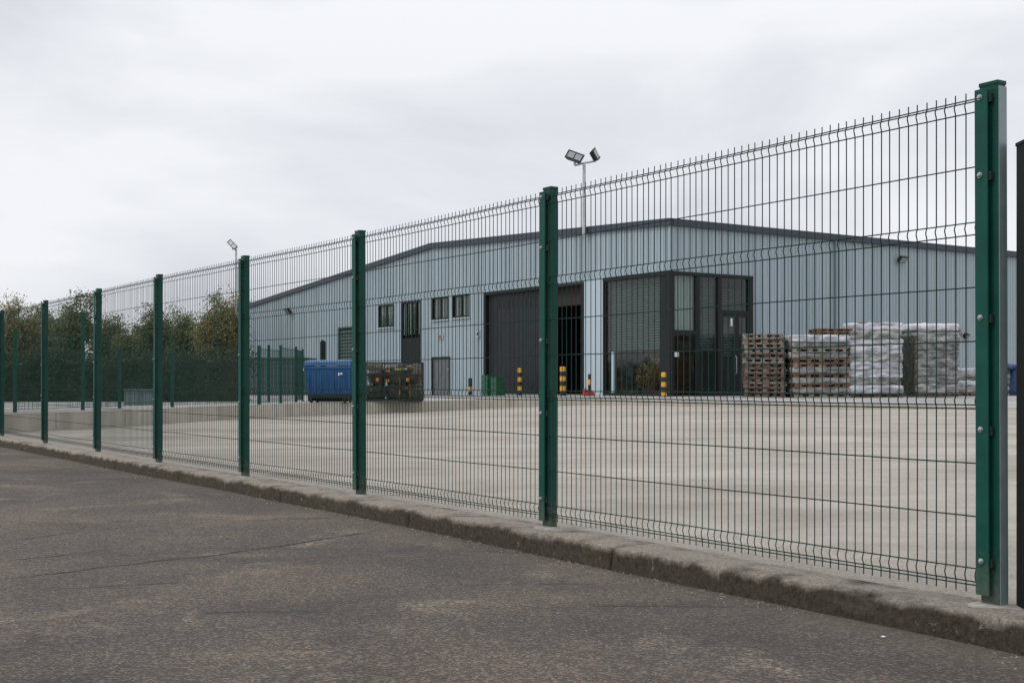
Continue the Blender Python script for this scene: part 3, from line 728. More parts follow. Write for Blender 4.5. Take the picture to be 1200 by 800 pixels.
# left side wide corner pillar (dark panel)
gpart('corner_panel', -.035,.02,.145,s_left(774),RB+.085,ZT-.125)
yg0, yg1 = s_left(773.5), LG-.075
gpart('pane', .02,.028,yg0,yg1,RB+.085,ZT-.125,'glass')
gpart('mullion', -.03,.06,s_left(719.5),s_left(717),RB+.085,zl(718,412),'wtrim')
# right side: mullions, transoms, door
def sr(px): return s_right(px)
def zr(px, py): return EYE+(448-py)/F*Yr(s_right(px))
xa, xb, xc, xd, xe = .145, sr(815.5), sr(819.5), sr(840), sr(845)
gpart('mullion', xb,xc,-.05,.10,RB,ZT-.105); gpart('mullion', xd,xe,-.05,.10,RB,ZT-.105)
z1 = zr(800,391); z2 = zr(800,387)
gpart('transom', xa,xb-.003,-.045,.08,z1,z2)
gpart('pane', xa,xb-.003,.02,.028,z2+.003,ZT-.105,'glass')
gpart('lower_panel', xa,xb-.003,.0,.03,RB+.003,z1-.003,'glassdark')
gpart('pane', xc+.003,xd-.003,.02,.028,RB+.09,ZT-.105,'glass'); gpart('sill', xc+.003,xd-.003,-.05,.08,RB,RB+.085)
xr = RG-.165
zd = zr(860,368)
gpart('transom', xe+.003,xr,-.045,.08,zd,zd+.12)
gpart('pane', xe+.003,xr,.02,.028,zd+.125,ZT-.105,'glassdark')
# door with two glazed leaves
g = MB(); da, dm, db_ = xe+.003, sr(863), xr
for a_, b_ in ((da, dm), (dm+.005, db_)):
    g = MB(); g.box(a_,a_+.075,-.03,.03,RB,zd-.005); g.box(b_-.075,b_,-.03,.03,RB,zd-.005); g.box(a_+.075,b_-.075,-.03,.03,zd-.09,zd-.005); g.box(a_+.075,b_-.075,-.03,.03,RB,RB+.14)
    lf = g.build('door_leaf', M['frame'], gcn)
    g = MB(); g.box(a_+.078,b_-.078,-.004,.004,RB+.143,zd-.093); g.build('door_pane', M['glass'], lf)
g = MB(); hx = sr(861); g.tube([(hx,-.03,RB+.7),(hx,-.09,RB+.75),(hx,-.09,RB+1.25),(hx,-.03,RB+1.3)], .014, 8); g.build('door_handle', M['galv'], gcn)
# blinds behind the glass
def blind(a0, a1, z0, z1, side, pitch=.088):
    g = MB(); z = z0
    while z < z1:
        if side == 'L': g.add([(.16,a0,z),(.16,a1,z),(.18,a1,z+.05),(.18,a0,z+.05)], [(0,1,2,3)])
        else: g.add([(a0,.16,z),(a1,.16,z),(a1,.18,z+.05),(a0,.18,z+.05)], [(0,1,2,3)])
        z += pitch
    return tag(g.build('venetian_blind', M['blind'], gcn), kind=None)
blind(yg0+.03, yg1-.03, zl(740,409), ZT-.15, 'L')
blind(xc+.02, xd-.02, zr(830,409), ZT-.12, 'R'); blind(da+.1, dm-.05, zr(855,417), zd-.1, 'R'); blind(xe+.05, xr-.05, zd+.15, ZT-.45, 'R')
g = MB()
for k in range(7):
    x = xa+.08+k*.125; g.box(x,x+.10,.14,.15,z2+.02,ZT-.12)
g.build('vertical_blind', M['curtain'], gcn)
g = MB(); g.box(xa,xb,.30,.33,RB,z1); g.build('inner_board', M['brown'], gcn)
g = MB(); g.box(xc,xd,.9,.95,RB+.9,RB+1.35); g.build('inner_board', M['ochre'], gcn)
g = MB(); g.box(sr(790.5),sr(795.5),-.004,-.001,zr(793,418),zr(793,412)); g.build('notice', M['white'], gcn)
g = MB(); g.box(sr(856),sr(858.2),-.008,-.005,zr(857,382),zr(857,373)); g.build('notice', M['white'], gcn)
# office partition (keeps the hall behind it dark)
g = MB(); g.box(4.2,4.25,.2,8,RB,5.5); g.box(.25,4.2,4.3,4.35,RB,5.5); g.box(.25,4.2,.2,4.3,4.7,4.75); g.build('office_partition', M['interior'], wh)
# down pipe
sx = sr(977); g = MB(); g.tube([(sx,-.08,ZB+.05),(sx,-.08,Z_C-.2)], .045, 10); g.build('down_pipe', M['pipe'], wh)
# wall floodlights
def wall_lamp(side, px, py, sc_=1.0):
    s = s_left(px) if side == 'L' else s_right(px); Y = Yl(s) if side == 'L' else Yr(s); z = EYE+(448-py)/F*Y
    Mx = Matrix.Translation((-.03, s, z)) @ Matrix.Rotation(R(90),4,'Z') if side == 'L' else Matrix.Translation((s, -.03, z)) @ Matrix.Rotation(R(180),4,'Z')
    g = MB(); T = Mx @ Matrix.Translation((0,.22*sc_,0)) @ Matrix.Rotation(R(-38),4,'X')
    g.box(-.19*sc_,.19*sc_,-.06,.03,-.13*sc_,.13*sc_,T); g.box(-.16*sc_,.16*sc_,-.12,-.06,-.10*sc_,.10*sc_,T)
    o = g.build('wall_light', M['black'], wh)
    g = MB(); g.box(-.165*sc_,.165*sc_,.032,.038,-.105*sc_,.105*sc_,T); g.build('lamp_glass', M['lens'], o)
    g = MB(); g.tube([Mx@Vector((0,0,-.05)), Mx@Vector((0,.1,-.1)), Mx@Vector((0,.2*sc_,-.02))], .02, 6); g.build('bracket', M['black'], o)
wall_lamp('L', 343, 365, 1.25); wall_lamp('R', 1052, 305, .95); wall_lamp('R', 1129, 394, .6)
# small red and grey sign, key pad
s0, s1 = s_left(520), s_left(514.5); g = MB(); g.box(-.045,-.033,s0,s1,zl(517,398),zl(517,392)); sg = g.build('wall_sign', M['galv'], wh)
g = MB(); g.box(-.049,-.0455,s0+(s1-s0)*.35,s1-.03,zl(517,397.3),zl(517,392.7)); g.build('red_print', M['redsign'], sg)
s0 = s_left(562.5); g = MB(); g.box(-.12,-.03,s0-.08,s0+.08,zl(562,395),zl(562,387.5)); kp = g.build('control_box', M['galv'], wh)
g = MB(); g.box(-.13,-.121,s0-.05,s0+.04,zl(562,393),zl(562,390)); g.build('push_button', M['black'], kp)

# ------------------------------------------------------------------ roof-edge lamp masts
def mast(px, pyt, heads, label, zb):
    s = s_left(px); loc = Vector((CX,CY,0)) + Vector((LT.x,LT.y,0))*s - Vector((LU.x,LU.y,0))*.22
    Y = loc.y; zt = EYE+(448-pyt)/F*Y
    t = thing('light_mast', label, 'floodlight mast', (loc.x, loc.y, zb), 0, 'floodlight masts on the warehouse roof edge')
    h = zt-zb
    g = MB(); g.tube([(0,0,0),(0,0,h)], .07, 12, .055); g.build('pole', M['galv'], t)
    for q in (.06,):
        g = MB(); g.box(-.05,.20,-.05,.05,q-.03,q+.03, Matrix.Rotation(ANG,4,'Z')); g.build('bracket', M['galv'], t)
    k = Y/F
    xs_ = [hx*k for hx, *_ in heads]
    if len(heads) > 1:
        g = MB(); g.tube([(xs_[0],0,h-.03),(0,-.02,h+.05),(xs_[-1],0,h+.12)], .035, 8); g.build('crossbar', M['galv'], t)
    for hx, hz, yaw, pitch, roll, wd, ht in heads:
        x = hx*k; z = h+hz*k
        T = Matrix.Translation((x,0,z)) @ Matrix.Rotation(R(yaw),4,'Z') @ Matrix.Rotation(R(roll),4,'Y') @ Matrix.Rotation(R(pitch),4,'X')
        g = MB(); w2, h2 = wd/2, ht/2
        vs = [(-w2,-.05,-h2),(w2,-.05,-h2),(w2,-.05,h2),(-w2,-.05,h2),(-w2*.7,.12,-h2*.7),(w2*.7,.12,-h2*.7),(w2*.7,.12,h2*.7),(-w2*.7,.12,h2*.7)]
        g.add([T@Vector(v) for v in vs], [(0,1,2,3),(7,6,5,4),(0,4,5,1),(1,5,6,2),(2,6,7,3),(3,7,4,0)])
        hd = g.build('lamp_head', M['clip'], t)
        g = MB(); g.box(-w2*.80,-.02,-.062,-.052,-h2*.66,h2*.66,T); g.box(.02,w2*.80,-.062,-.052,-h2*.66,h2*.66,T); g.build('lamp_glass', M['lens'], hd)
        g = MB(); g.tube([(x,0,h+(-.03 if hx<0 else .10)),(x,0,z-.02)], .04, 8); g.build('stem', M['galv'], hd)
mast(690.5, 193, [(-11,9,-15,-28,22,.62,.36),(13,12,75,-25,-22,.50,.42)], 'tall twin headed floodlight mast at the roof edge above the dock door', zl(690.5,277))
mast(281, 292, [(-4,5,-35,-30,38,.80,.28)], 'distant single head floodlight mast at the far left corner of the warehouse', zl(281,370))

# ------------------------------------------------------------------ bollards
def bollard(px, pyb, pyt, r, label, bands, Y):
    p = at(px, pyb, Y); z0 = apron_z(p.x, p.y); h = (pyb-pyt)/F*Y
    t = thing('bollard', label, 'bollard', (p.x,p.y,z0), 0, 'black and yellow bollards in front of the warehouse')
    n = len(bands)
    g = MB(); z = 0
    for i, b in enumerate(bands):
        g = MB(); z0_, z1_ = h*i/n, h*(i+1)/n - .002
        if i == n-1: g.tube([(0,0,z0_),(0,0,z1_-.03),(0,0,z1_-.008),(0,0,z1_)], [r,r,r*.8,r*.4], 16)
        else: g.tube([(0,0,z0_),(0,0,z1_)], r, 16)
        g.build('painted_band', M['yellow'] if b == 'y' else M['bblack'], t, smooth=False)
    g = MB(); g.box(-r*1.5,r*1.5,-r*1.5,r*1.5,0,.02); g.build('base_plate', M['bblack'], t)
bollard(609, 462, 430, .085, 'bold yellow banded bollard in front of the charcoal roller shutter', 'byybyybyyb'[:0] or ['b','y','b','y','b','y'], 44.6)
bollard(659.5, 462.5, 428.5, .10, 'bold yellow banded bollard in front of the open dark bay', ['b','y','b','y','b','y'], 41.6)
bollard(551, 461.5, 441, .075, 'short mostly black bollard beside the pale wall left of the dock', ['b','y','b','b'], 48.0)
bollard(691, 463, 437.5, .055, 'thin bollard at the pale pillar between open bay and office glass', ['b','b','y','b'], 40.6)
bollard(778, 461.5, 433, .085, 'yellow banded bollard at the glazed corner of the office', ['y','b','y','b','y'], 38.0)

# red blocks by the pillar
for px, h, lb in ((687,.13,'small red block standing left of the thin bollard'),(693.5,.09,'lower red block at the foot of the thin bollard')):
    p = at(px, 465, 40.3); t = thing('wheel_chock', lb, 'chock', (p.x,p.y,apron_z(p.x,p.y)), R(20), 'red blocks by the pillar')
    g = MB(); g.add([(-.09,-.07,0),(.09,-.07,0),(.09,.07,0),(-.09,.07,0),(-.09,-.07,h*1.6),(-.09,.07,h*1.6),(.02,-.07,h*1.6),(.02,.07,h*1.6),(.09,-.07,.05),(.09,.07,.05)],
        [(3,2,1,0),(0,1,8,6,4),(2,3,5,7,9),(0,4,5,3),(4,6,7,5),(6,8,9,7),(1,2,9,8)]); g.build('wedge', M['red'], t)
    g = MB(); g.tube([(-.05,0,h*1.6),(-.05,0,h*1.6+.05),(0,0,h*1.6+.05),(0,0,h*1.6)], .008, 6); g.build('handle', M['rubber'], t)

# green crates before the shutter
def crate(px, pyb, wd, h, Y, label, rz):
    p = at(px, pyb, Y); t = thing('crate_stack', label, 'crate', (p.x,p.y,apron_z(p.x,p.y)), R(rz), 'green crates by the shutter')
    k = max(2, round(h/.2))
    for i in range(k):
        z = h*i/k; g = MB(); dx = random.uniform(-.01,.01)
        g.box(-wd/2+dx,wd/2+dx,-.2,.2,z,z+h/k-.012); g.box(-wd/2-.015+dx,wd/2+.015+dx,-.215,.215,z+h/k-.045,z+h/k-.014)
        for q in range(5):
            x = -wd/2+.03+(wd-.06)*q/4; g.box(x-.012+dx,x+.012+dx,-.212,.212,z+.01,z+h/k-.05)
        g.build('crate', M['gcrate'], t)
crate(572, 462, .30, .78, 45.8, 'taller green ribbed crate stack at the left jamb of the dock', 30)
crate(583, 462, .36, .70, 45.3, 'lower green ribbed crate stack in front of the charcoal shutter', 30)

# ------------------------------------------------------------------ blue wheeled bin
bp_ = at(388, 472, 32.6); bz = apron_z(bp_.x, bp_.y)
t = thing('wheeled_bin', 'big blue four wheeled waste bin with rounded lid behind the fence', 'bin', (bp_.x, bp_.y, bz), R(-4))
g = MB(); W, D = 1.20, 1.0
def ringbox(g, w0, d0, z0, w1, d1, z1):
    g.add([(-w0,-d0,z0),(w0,-d0,z0),(w0,d0,z0),(-w0,d0,z0),(-w1,-d1,z1),(w1,-d1,z1),(w1,d1,z1),(-w1,d1,z1)], ((0,3,2,1),(4,5,6,7),(0,1,5,4),(1,2,6,5),(2,3,7,6),(3,0,4,7)))
ringbox(g, .55,.40,.22, .61,.50,.90)
for k in range(7):
    x = -.48+.16*k; g.box(x-.012,x+.012,-.50,-.42,.24,.86, Matrix.Rotation(0,4,'X'))
bd = g.build('body', M['bluebin'], t); bevel(bd, .02)
g = MB(); g.box(-.635,.635,-.53,.52,.90,.955); g.build('rim', M['bluebin'], t)
g = MB(); n = 10; L_ = []
for k in range(n+1):
    an = math.pi*k/n; yy = -math.cos(an)*.50; zz = .96+.155*math.sin(an)**.7
    L_ += [(-.62,yy,zz),(-.55,yy,zz+.02),(.55,yy,zz+.02),(.62,yy,zz)]
g.v = L_; g.f = [(k*4+c,(k+1)*4+c,(k+1)*4+c+1,k*4+c+1) for k in range(n) for c in range(3)]
g.f += [tuple(k*4 for k in range(n+1)), tuple(k*4+3 for k in range(n,-1,-1))]
g.f = [tuple(reversed(f)) for f in g.f]
g.build('lid', M['bluebin'], t)
for sx in (-1,1):
    g = MB(); g.tube([(sx*.62,-.3,.86),(sx*.68,-.3,.86)], .03, 8); g.build('lifting_pin', M['galv'], t)
    for sy in (-1,1):
        g = MB(); g.tube([(sx*.45-.025,sy*.34,.09),(sx*.45+.025,sy*.34,.09)], .088, 14); wl = g.build('wheel', M['rubber'], t)
        g = MB(); g.box(sx*.45-.04,sx*.45+.04,sy*.34-.03,sy*.34+.03,.12,.222); g.build('castor_fork', M['galv'], wl)
g = MB(); g.box(-.50,.50,-.40,.40,.13,.215); g.box(-.42,.42,-.05,.05,.03,.13); g.box(-.54,-.50,-.38,.38,.04,.215); g.box(.50,.54,-.38,.38,.04,.215); g.box(-.38,.38,.2,.3,.02,.13); g.build('underframe_shade', M['rubber'], t)  # underframe, with dark skirt boxes added to imitate shade under the bin
g = MB(); g.box(.30,.345,-.512,-.50,.72,.79); g.box(.36,.405,-.512,-.50,.74,.79); g.build('sticker', M['white'], t)

# ------------------------------------------------------------------ wire cage with dark refuse
cp = at(462, 470, 33.8); cz = apron_z(cp.x, cp.y)
t = thing('storage_cage', 'dark wire sided cage on the apron right of the blue bin', 'cage', (cp.x, cp.y, cz), R(6))
CWd = .78
for x in (-CWd,-.26,.26,CWd):
    for y in (-.45,.45):
        g = MB(); g.box(x-.02,x+.02,y-.02,y+.02,.05,1.08); g.build('upright', M['bblack'], t)
for z in (.07,.42,.75,1.06):
    for y in (-.452,.452):
        g = MB(); g.box(-CWd,CWd,y-.014,y+.014,z-.02,z+.02); g.build('rail', M['bblack'], t)
g = MB()
for k in range(31):
    x = -CWd+2*CWd*k/30; g.tube([(x,-.475,.07),(x,-.475,1.06)], .004, 4, cap=False)
for k in range(14):
    z = .1+.07*k; g.tube([(-CWd,-.478,z),(CWd,-.478,z)], .004, 4, cap=False)
tag(g.build('wire_mesh', M['bblack'], t), kind='stuff')
g = MB(); g.box(-CWd,CWd,-.45,.45,.02,.065); g.build('floor_plate', M['bblack'], t)

def blob(w_, d_, h_, nx, ny, nz, amp, seed, sq=.25, freq=3.0, edge=.12):
    """rounded, wrinkled block: grid box with noise"""
    idx = {}; vs = []; fs = []
    def vid(i,j,k):
        if (i,j,k) in idx: return idx[(i,j,k)]
        x, y, z = i/nx*2-1, j/ny*2-1, k/nz*2-1
        e = edge
        sx = 1 - e*(abs(y)**6*.5 + abs(z)**4*.5); sy = 1 - e*(abs(x)**6*.5 + abs(z)**4*.5); sz = 1 - e*.8*(abs(x)**8*.5+abs(y)**8*.5)
        X, Y, Z = x*sx*w_/2, y*sy*d_/2, (z*sz*.5+.5)*h_
        n = Vector((x**5, y**5, z**5*.6))
        if n.length > 0: n.normalize()
        q = noise.noise((X*freq+seed*7.1, Y*freq, Z*freq*2.2)) + .5*noise.noise((X*freq*2.7+seed, Y*freq*2.7, Z*freq*5))
        P = Vector((X,Y,Z)) + n*q*amp
        if k == 0: P.z = max(P.z, 0)
        idx[(i,j,k)] = len(vs); vs.append(tuple(P)); return idx[(i,j,k)]
    for i in range(nx):
        for j in range(ny):
            fs.append((vid(i,j,0),vid(i,j+1,0),vid(i+1,j+1,0),vid(i+1,j,0))); fs.append((vid(i,j,nz),vid(i+1,j,nz),vid(i+1,j+1,nz),vid(i,j+1,nz)))
    for i in range(nx):
        for k in range(nz):
            fs.append((vid(i,0,k),vid(i+1,0,k),vid(i+1,0,k+1),vid(i,0,k+1))); fs.append((vid(i,ny,k),vid(i,ny,k+1),vid(i+1,ny,k+1),vid(i+1,ny,k)))
    for j in range(ny):
        for k in range(nz):
            fs.append((vid(0,j,k),vid(0,j,k+1),vid(0,j+1,k+1),vid(0,j+1,k))); fs.append((vid(nx,j,k),vid(nx,j+1,k),vid(nx,j+1,k+1),vid(nx,j,k+1)))
    g = MB(); g.v = vs; g.f = fs; return g
def cpos(x, y, z=0): return Vector((cp.x,cp.y,cz)) + Matrix.Rotation(R(6),3,'Z') @ Vector((x,y,z))
bags = [(-.5,-.05,.07,.52,'bottom left'),(.02,0,.07,.50,'bottom middle'),(.52,-.03,.07,.52,'bottom right'),(-.48,.02,.46,.5,'upper left'),(.05,-.02,.45,.54,'upper middle'),(.5,.03,.46,.5,'upper right')]
for i,(x,y,z,s,nm) in enumerate(bags):
    o = blob(s,.72,.42+.14*(z>.3),10,8,7,.09,i+3,edge=.35,freq=4).build('refuse_sack', M['blackbag'], None, cpos(x,y,z), R(6), True)
    tag(o, f'black bulging sack, {nm} in the dark wire cage', 'sack', 'black sacks in the cage')
ob = [(-.46,.56,.10,.10,'orange','orange piece on the left against the mesh of the dark cage'),(-.20,.55,.13,.07,'orange','flat orange piece left of centre in the dark cage'),(.36,.56,.10,.10,'orange','orange piece right of centre in the dark cage'),
      (.30,.38,.14,.06,'orange','lowest orange strip in the dark cage'),(-.18,.82,.12,.05,'orange','small orange strip high in the dark cage'),(.10,.86,.17,.05,'lime','lime strip near the top rail of the dark cage'),(.28,.87,.10,.07,'white','small white box near the top right of the dark cage')]
for x,z,w_,h_,m,lb in ob + [(.14,.10,.025,.62,'yellow','tall thin yellow strip standing right of the middle in the dark cage'),(.42,.10,.02,.40,'yellow','shorter thin yellow strip near the right end of the dark cage'),(-.05,.30,.16,.05,'brown','small brown strip in the middle of the dark cage'),(-.62,.30,.09,.22,'cabin','grey box at the far left of the dark cage')]:
    g = MB(); g.bevbox(-w_/2,w_/2,-.03,.03,0,h_,.012); g.box(-w_/2+.02,w_/2-.02,-.034,-.03,h_*.2,h_*.35)
    tag(g.build('plastic_box' if m!='lime' else 'plastic_strip', M[m], None, cpos(x,-.425,z), R(6)), lb, 'plastic box' if m!='lime' else 'plastic strip', 'coloured bits in the cage')

# ------------------------------------------------------------------ pallets and wrapped loads
def pallet_mesh(w_, d_, mt, seed, h=.14):
    rd = random.Random(seed); g = MB()
    for k in range(7):
        y = -d_/2 + d_*k/7; g.box(-w_/2+rd.uniform(-.02,.02), w_/2+rd.uniform(-.02,.02), y+.01, y+d_/7-.01, h-.036+rd.uniform(-.006,.004), h-.003)
    for y in (-d_/2+.01,-.05,d_/2-.11): g.box(-w_/2+rd.uniform(-.03,.03),w_/2+rd.uniform(-.03,.03),y,y+.10,.0,.030)
    for x in (-w_/2+.01,-.05,w_/2-.11):
        g.box(x,x+.10,-d_/2+.005,d_/2-.005,h-.046,h-.025)
        for y in (-d_/2+.012,-.048,d_/2-.108): g.box(x+.002,x+.098,y,y+.095,.022,h-.047)
    for q in range(5):
        x = -w_/2+.06+(w_-.16)*q/4+rd.uniform(-.05,.05); g.box(x,x+rd.uniform(.08,.16),-d_/2+.02+rd.uniform(0,.05),-d_/2+.2,.03,h-.04)
    g.box(-w_/2+.03,w_/2-.03,-.10,.12,.024,h-.05)
    return g.mesh('pallet', M[mt])
ordn = ['lowest','second from the ground','third from the ground','fourth from the ground','fifth from the ground','sixth from the ground','seventh from the ground','eighth from the ground','ninth from the ground','tenth from the ground','eleventh from the ground','twelfth from the ground','thirteenth from the ground','fourteenth from the ground']
# stack A : bare pallets by the office door
PW = {}
for mt in ('wood','woodg','woodr'):
    for w_ in (1.2, 1.36): PW[(mt,w_)] = [pallet_mesh(w_, 1.0, mt, s) for s in range(3)]
pa = at(899, 465, 37.3); za = apron_z(pa.x, pa.y)
n = 13; hh = ((464-389.5)/F*37.3)/n
for i in range(n):
    mt = 'woodg' if i in (7,9,10,12) else 'wood'
    o = link('pallet', PW[(mt,1.2)][i%3], None, (pa.x+random.gauss(0,.022), pa.y+.5+random.gauss(0,.03), za+hh*i), R(-10+random.gauss(0,1.6)))
    o.scale = (1,1,hh/.1415)
    nm = 'topmost' if i == n-1 else ordn[i]
    tag(o, f'{"grey weathered" if mt=="woodg" else "brown"} pallet, {nm} in the bare stack beside the office door', 'pallet', 'pallets in the bare stack beside the office door')
# stack B : pallets mixed with flat grey wrapped bundles
pb = at(961, 465.5, 37.0); zb_ = apron_z(pb.x, pb.y)
seqB = [('woodg',.12),('g',.14),('woodr',.13),('g',.13),('woodr',.13),('g',.16),('wood',.12),('woodr',.12),('g',.17),('woodg',.12),('g',.16),('g',.19)]
tot = sum(h for _,h in seqB); target = (465.5-392.5)/F*37.0; k = target/tot; z = 0
for i,(m_,h) in enumerate(seqB):
    h *= k; nm = 'topmost' if i == len(seqB)-1 else ordn[i]
    px_, py_, rz = pb.x+random.gauss(0,.02), pb.y+.55+random.gauss(0,.03), R(4+random.gauss(0,1))
    if m_ == 'g':
        o = blob(1.78,1.15,h*1.02,38,22,6,.030,i+20,freq=4.6,edge=.05).build('wrapped_bundle', M['film' if i == 11 else 'filmg'], None, (px_,py_,zb_+z), rz, True)
        tag(o, f'grey film wrapped bundle, {nm} layer in the mixed stack', 'bundle', 'film wrapped layers of the second stack')
    else:
        o = link('pallet', PW[(m_,1.36)][i%3], None, (px_,py_,zb_+z), rz); o.scale = (1.24,1.1,h/.1415)
        tag(o, f'brown wooden pallet, {nm} layer in the mixed stack', 'pallet', 'pallets between the bundles of the second stack')
    z += h
for i in range(2):
    o = link('pallet', PW[('woodr',1.2)][i], None, (pb.x+.44, pb.y+.5, zb_+z+.01+i*.095), R(5)); o.scale = (.92,.9,.095/.1415)
    tag(o, ('lower' if i == 0 else 'upper')+' of the two red brown pallets lying on top of the second stack', 'pallet', 'red brown pallets on top of the second stack')
# side film on stack B (white drape at its left end)
# stack C : tall wrapped load
def load(px, Y, wd, dp, pyt, pyb, layers, label, rz, mats, seed, cover=None, offs=None):
    p = at(px, pyb, Y); z0 = apron_z(p.x, p.y)
    t = thing('wrapped_load', label, 'pallet load', (p.x, p.y+dp/2, z0), R(rz), 'film wrapped loads standing in front of the right wall')
    H = EYE + (448-pyt)/F*Y - z0; g = MB()
    link('pallet', PW[('wood',1.2)][0], t).scale = (wd/1.25, dp/1.05, .8)
    zz = .115; h = (H-zz)/layers; rd = random.Random(seed)
    for i in range(layers):
        ww = wd*rd.uniform(.97,1.03); dd = dp*rd.uniform(.97,1.02)
        o = blob(ww, dd, h*1.06, 38, 24, 8, .038, seed+i*3, freq=4.6, edge=.06).build('wrapped_layer', M[mats[i%len(mats)]], t, (rd.gauss(0,.018), rd.gauss(0,.012), zz+h*i), R(rd.gauss(0,.8)), True)
    if cover:
        blob(wd*1.05, dp*1.05, cover, 30, 22, 6, .035, seed+77, freq=4, edge=.10).build('top_film', M['filmw'], t, (0,0,H-cover+.03), 0, True)
    return t, H
tC, HC = load(1029, 37.0, 1.62, 1.1, 378.5, 464.5, 9, 'tallest loosely wrapped white load in the middle of the stacks', -6, ['film','filmg','film'], 5)
blob(.9,.9,.035,14,10,2,.01,9).build('cardboard_lid', M['woodr'], tC, (-.1,0,HC+.005), R(3), True)
tD, HD = load(1094, 37.9, 1.52, 1.15, 380, 464.5, 8, 'square wrapped load with thick white film over its top', 14, ['filmg'], 15, cover=.22)
g = MB()   # loose film flap
for k in range(9):
    for j in range(5):
        g.v.append((.72+.05*j+.02*math.sin(k*1.3+j), -.60+.12*k, HD-.06-.05*j-.03*j*math.sin(k*1.1)))
g.f = [(k*5+j,(k+1)*5+j,(k+1)*5+j+1,k*5+j+1) for k in range(8) for j in range(4)]
g.build('film_flap', M['filmw'], tD, smooth=True)
g = MB(); g.box(-.80,-.72,-.56,.50,.15,HD-.35); g.build('gap_shade', M['blackbag'], tD)  # black slab standing in for the shaded gap beside this load
tE, HE = load(1137, 40.5, .98, 1.0, 432, 466, 4, 'low wrapped load behind the last green post, left part', 10, ['filmg','film'], 31)
tF, HF = load(1170, 40.8, 1.05, 1.0, 431, 467, 4, 'low wrapped load seen between the last green post and the gate post', 10, ['film','filmg'], 41)
p = at(1188, 467, 40.3); 
o = blob(.62,.8,.22,14,12,5,.04,3,edge=.3).build('tarpaulin', M['bluetarp'], None, (p.x, p.y+.7, EYE+(448-434)/F*41), R(8), True)
tag(o, 'crumpled blue tarpaulin on top of the low load beside the gate post', 'tarpaulin')
o = blob(.30,.7,.85,8,10,10,.02,8,edge=.1).build('blue_sack', M['bluetarp'], None, (p.x+.28, p.y+.35, apron_z(9,40)), R(8), True)
tag(o, 'narrow blue wrapped sack standing beside the low load at the gate post', 'sack')

# ------------------------------------------------------------------ second fence on the apron edge
yd = thing('inner_fence', 'second green mesh fence across the yard in front of the trees', 'fence', (-7.3, 24, .3))
P2 = [(17.5,486,386,22.0),(97,483.5,366,23.8),(140,481,408,25.3),(202,478.5,406,26.6),(303.5,475,405,29.4),(329,472.5,404.5,31.6),(347,470.5,406,33.4),(354.5,469,409,35.0)]
W2 = []
for px, pb_, pt_, Y in P2:
    p = at(px, pb_, Y); W2.append((p, EYE+(448-pt_)/F*Y))
    wd = {303.5:.042, 97:.034, 17.5:.028, 354.5:.026}.get(px, .030)
    g = MB(); g.bevbox(-wd,wd,-.025,.025,.28,W2[-1][1]-.01,.006)
    o = g.build('post', M['post'], yd, (p.x+7.3, p.y-24, -.3), R(-25))
    g = MB(); g.bevbox(-wd-.004,wd+.004,-.029,.029,W2[-1][1]-.01,W2[-1][1],.006); g.build('cap', M['post'], o)
o0 = Vector((-7.3,24,.3))
for i in range(len(W2)-1):
    a, b = W2[i][0], W2[i+1][0]; Ln = (Vector((b.x,b.y))-Vector((a.x,a.y))).length
    zt = (W2[2][1] if i < 3 else min(W2[i][1], W2[i+1][1])) - .05
    if i < 2: zt = 1.75
    g = MB(); n = max(2, int(Ln/.05))
    for k in range(1, n):
        f = k/n; x, y = a.x+(b.x-a.x)*f, a.y+(b.y-a.y)*f
        g.tube([Vector((x,y,.34))-o0, Vector((x,y,zt))-o0], .003, 4, cap=False)
    pn = g.build('mesh_panel', M['wirefar'], yd); tag(pn, kind='stuff')
    g = MB()
    for z in (.36,.41,.60,.80,.85,1.0,1.2,1.4,zt-.03):
        if z < zt: g.tube([Vector((a.x,a.y,z))-o0, Vector((b.x,b.y,z))-o0], .006, 4)
    g.build('horizontal_wire', M['wirefar'], yd)
# tall separate post by the bin
p = at(378.5, 470, 36.0); t = thing('steel_post', 'dark square steel post standing behind the blue bin', 'post', (p.x,p.y,apron_z(p.x,p.y)), R(-25))
zt = EYE+(448-399)/F*36 - apron_z(p.x,p.y)
g = MB(); g.bevbox(-.07,.07,-.05,.05,0,zt-.04,.006); g.build('post_body', M['gate'], t)
g = MB(); g.add([(-.07,-.05,zt-.04),(.07,-.05,zt-.04),(.07,.05,zt-.04),(-.07,.05,zt-.04),(-.04,0,zt+.02),(.03,0,zt+.02)], ((0,1,5,4),(1,2,5),(2,3,4,5),(3,0,4),(0,3,2,1))); g.build('cap', M['gate'], t)
p = at(315, 470, 33); t = thing('steel_post', 'slim green post just right of the first inner fence post by the warehouse', 'post', (p.x,p.y,apron_z(p.x,p.y)), 0)
g = MB(); g.bevbox(-.035,.035,-.03,.03,0,1.52,.005); g.build('post_body', M['post'], t)
g = MB(); g.bevbox(-.04,.04,-.035,.035,1.521,1.54,.005); g.build('cap', M['post'], t)

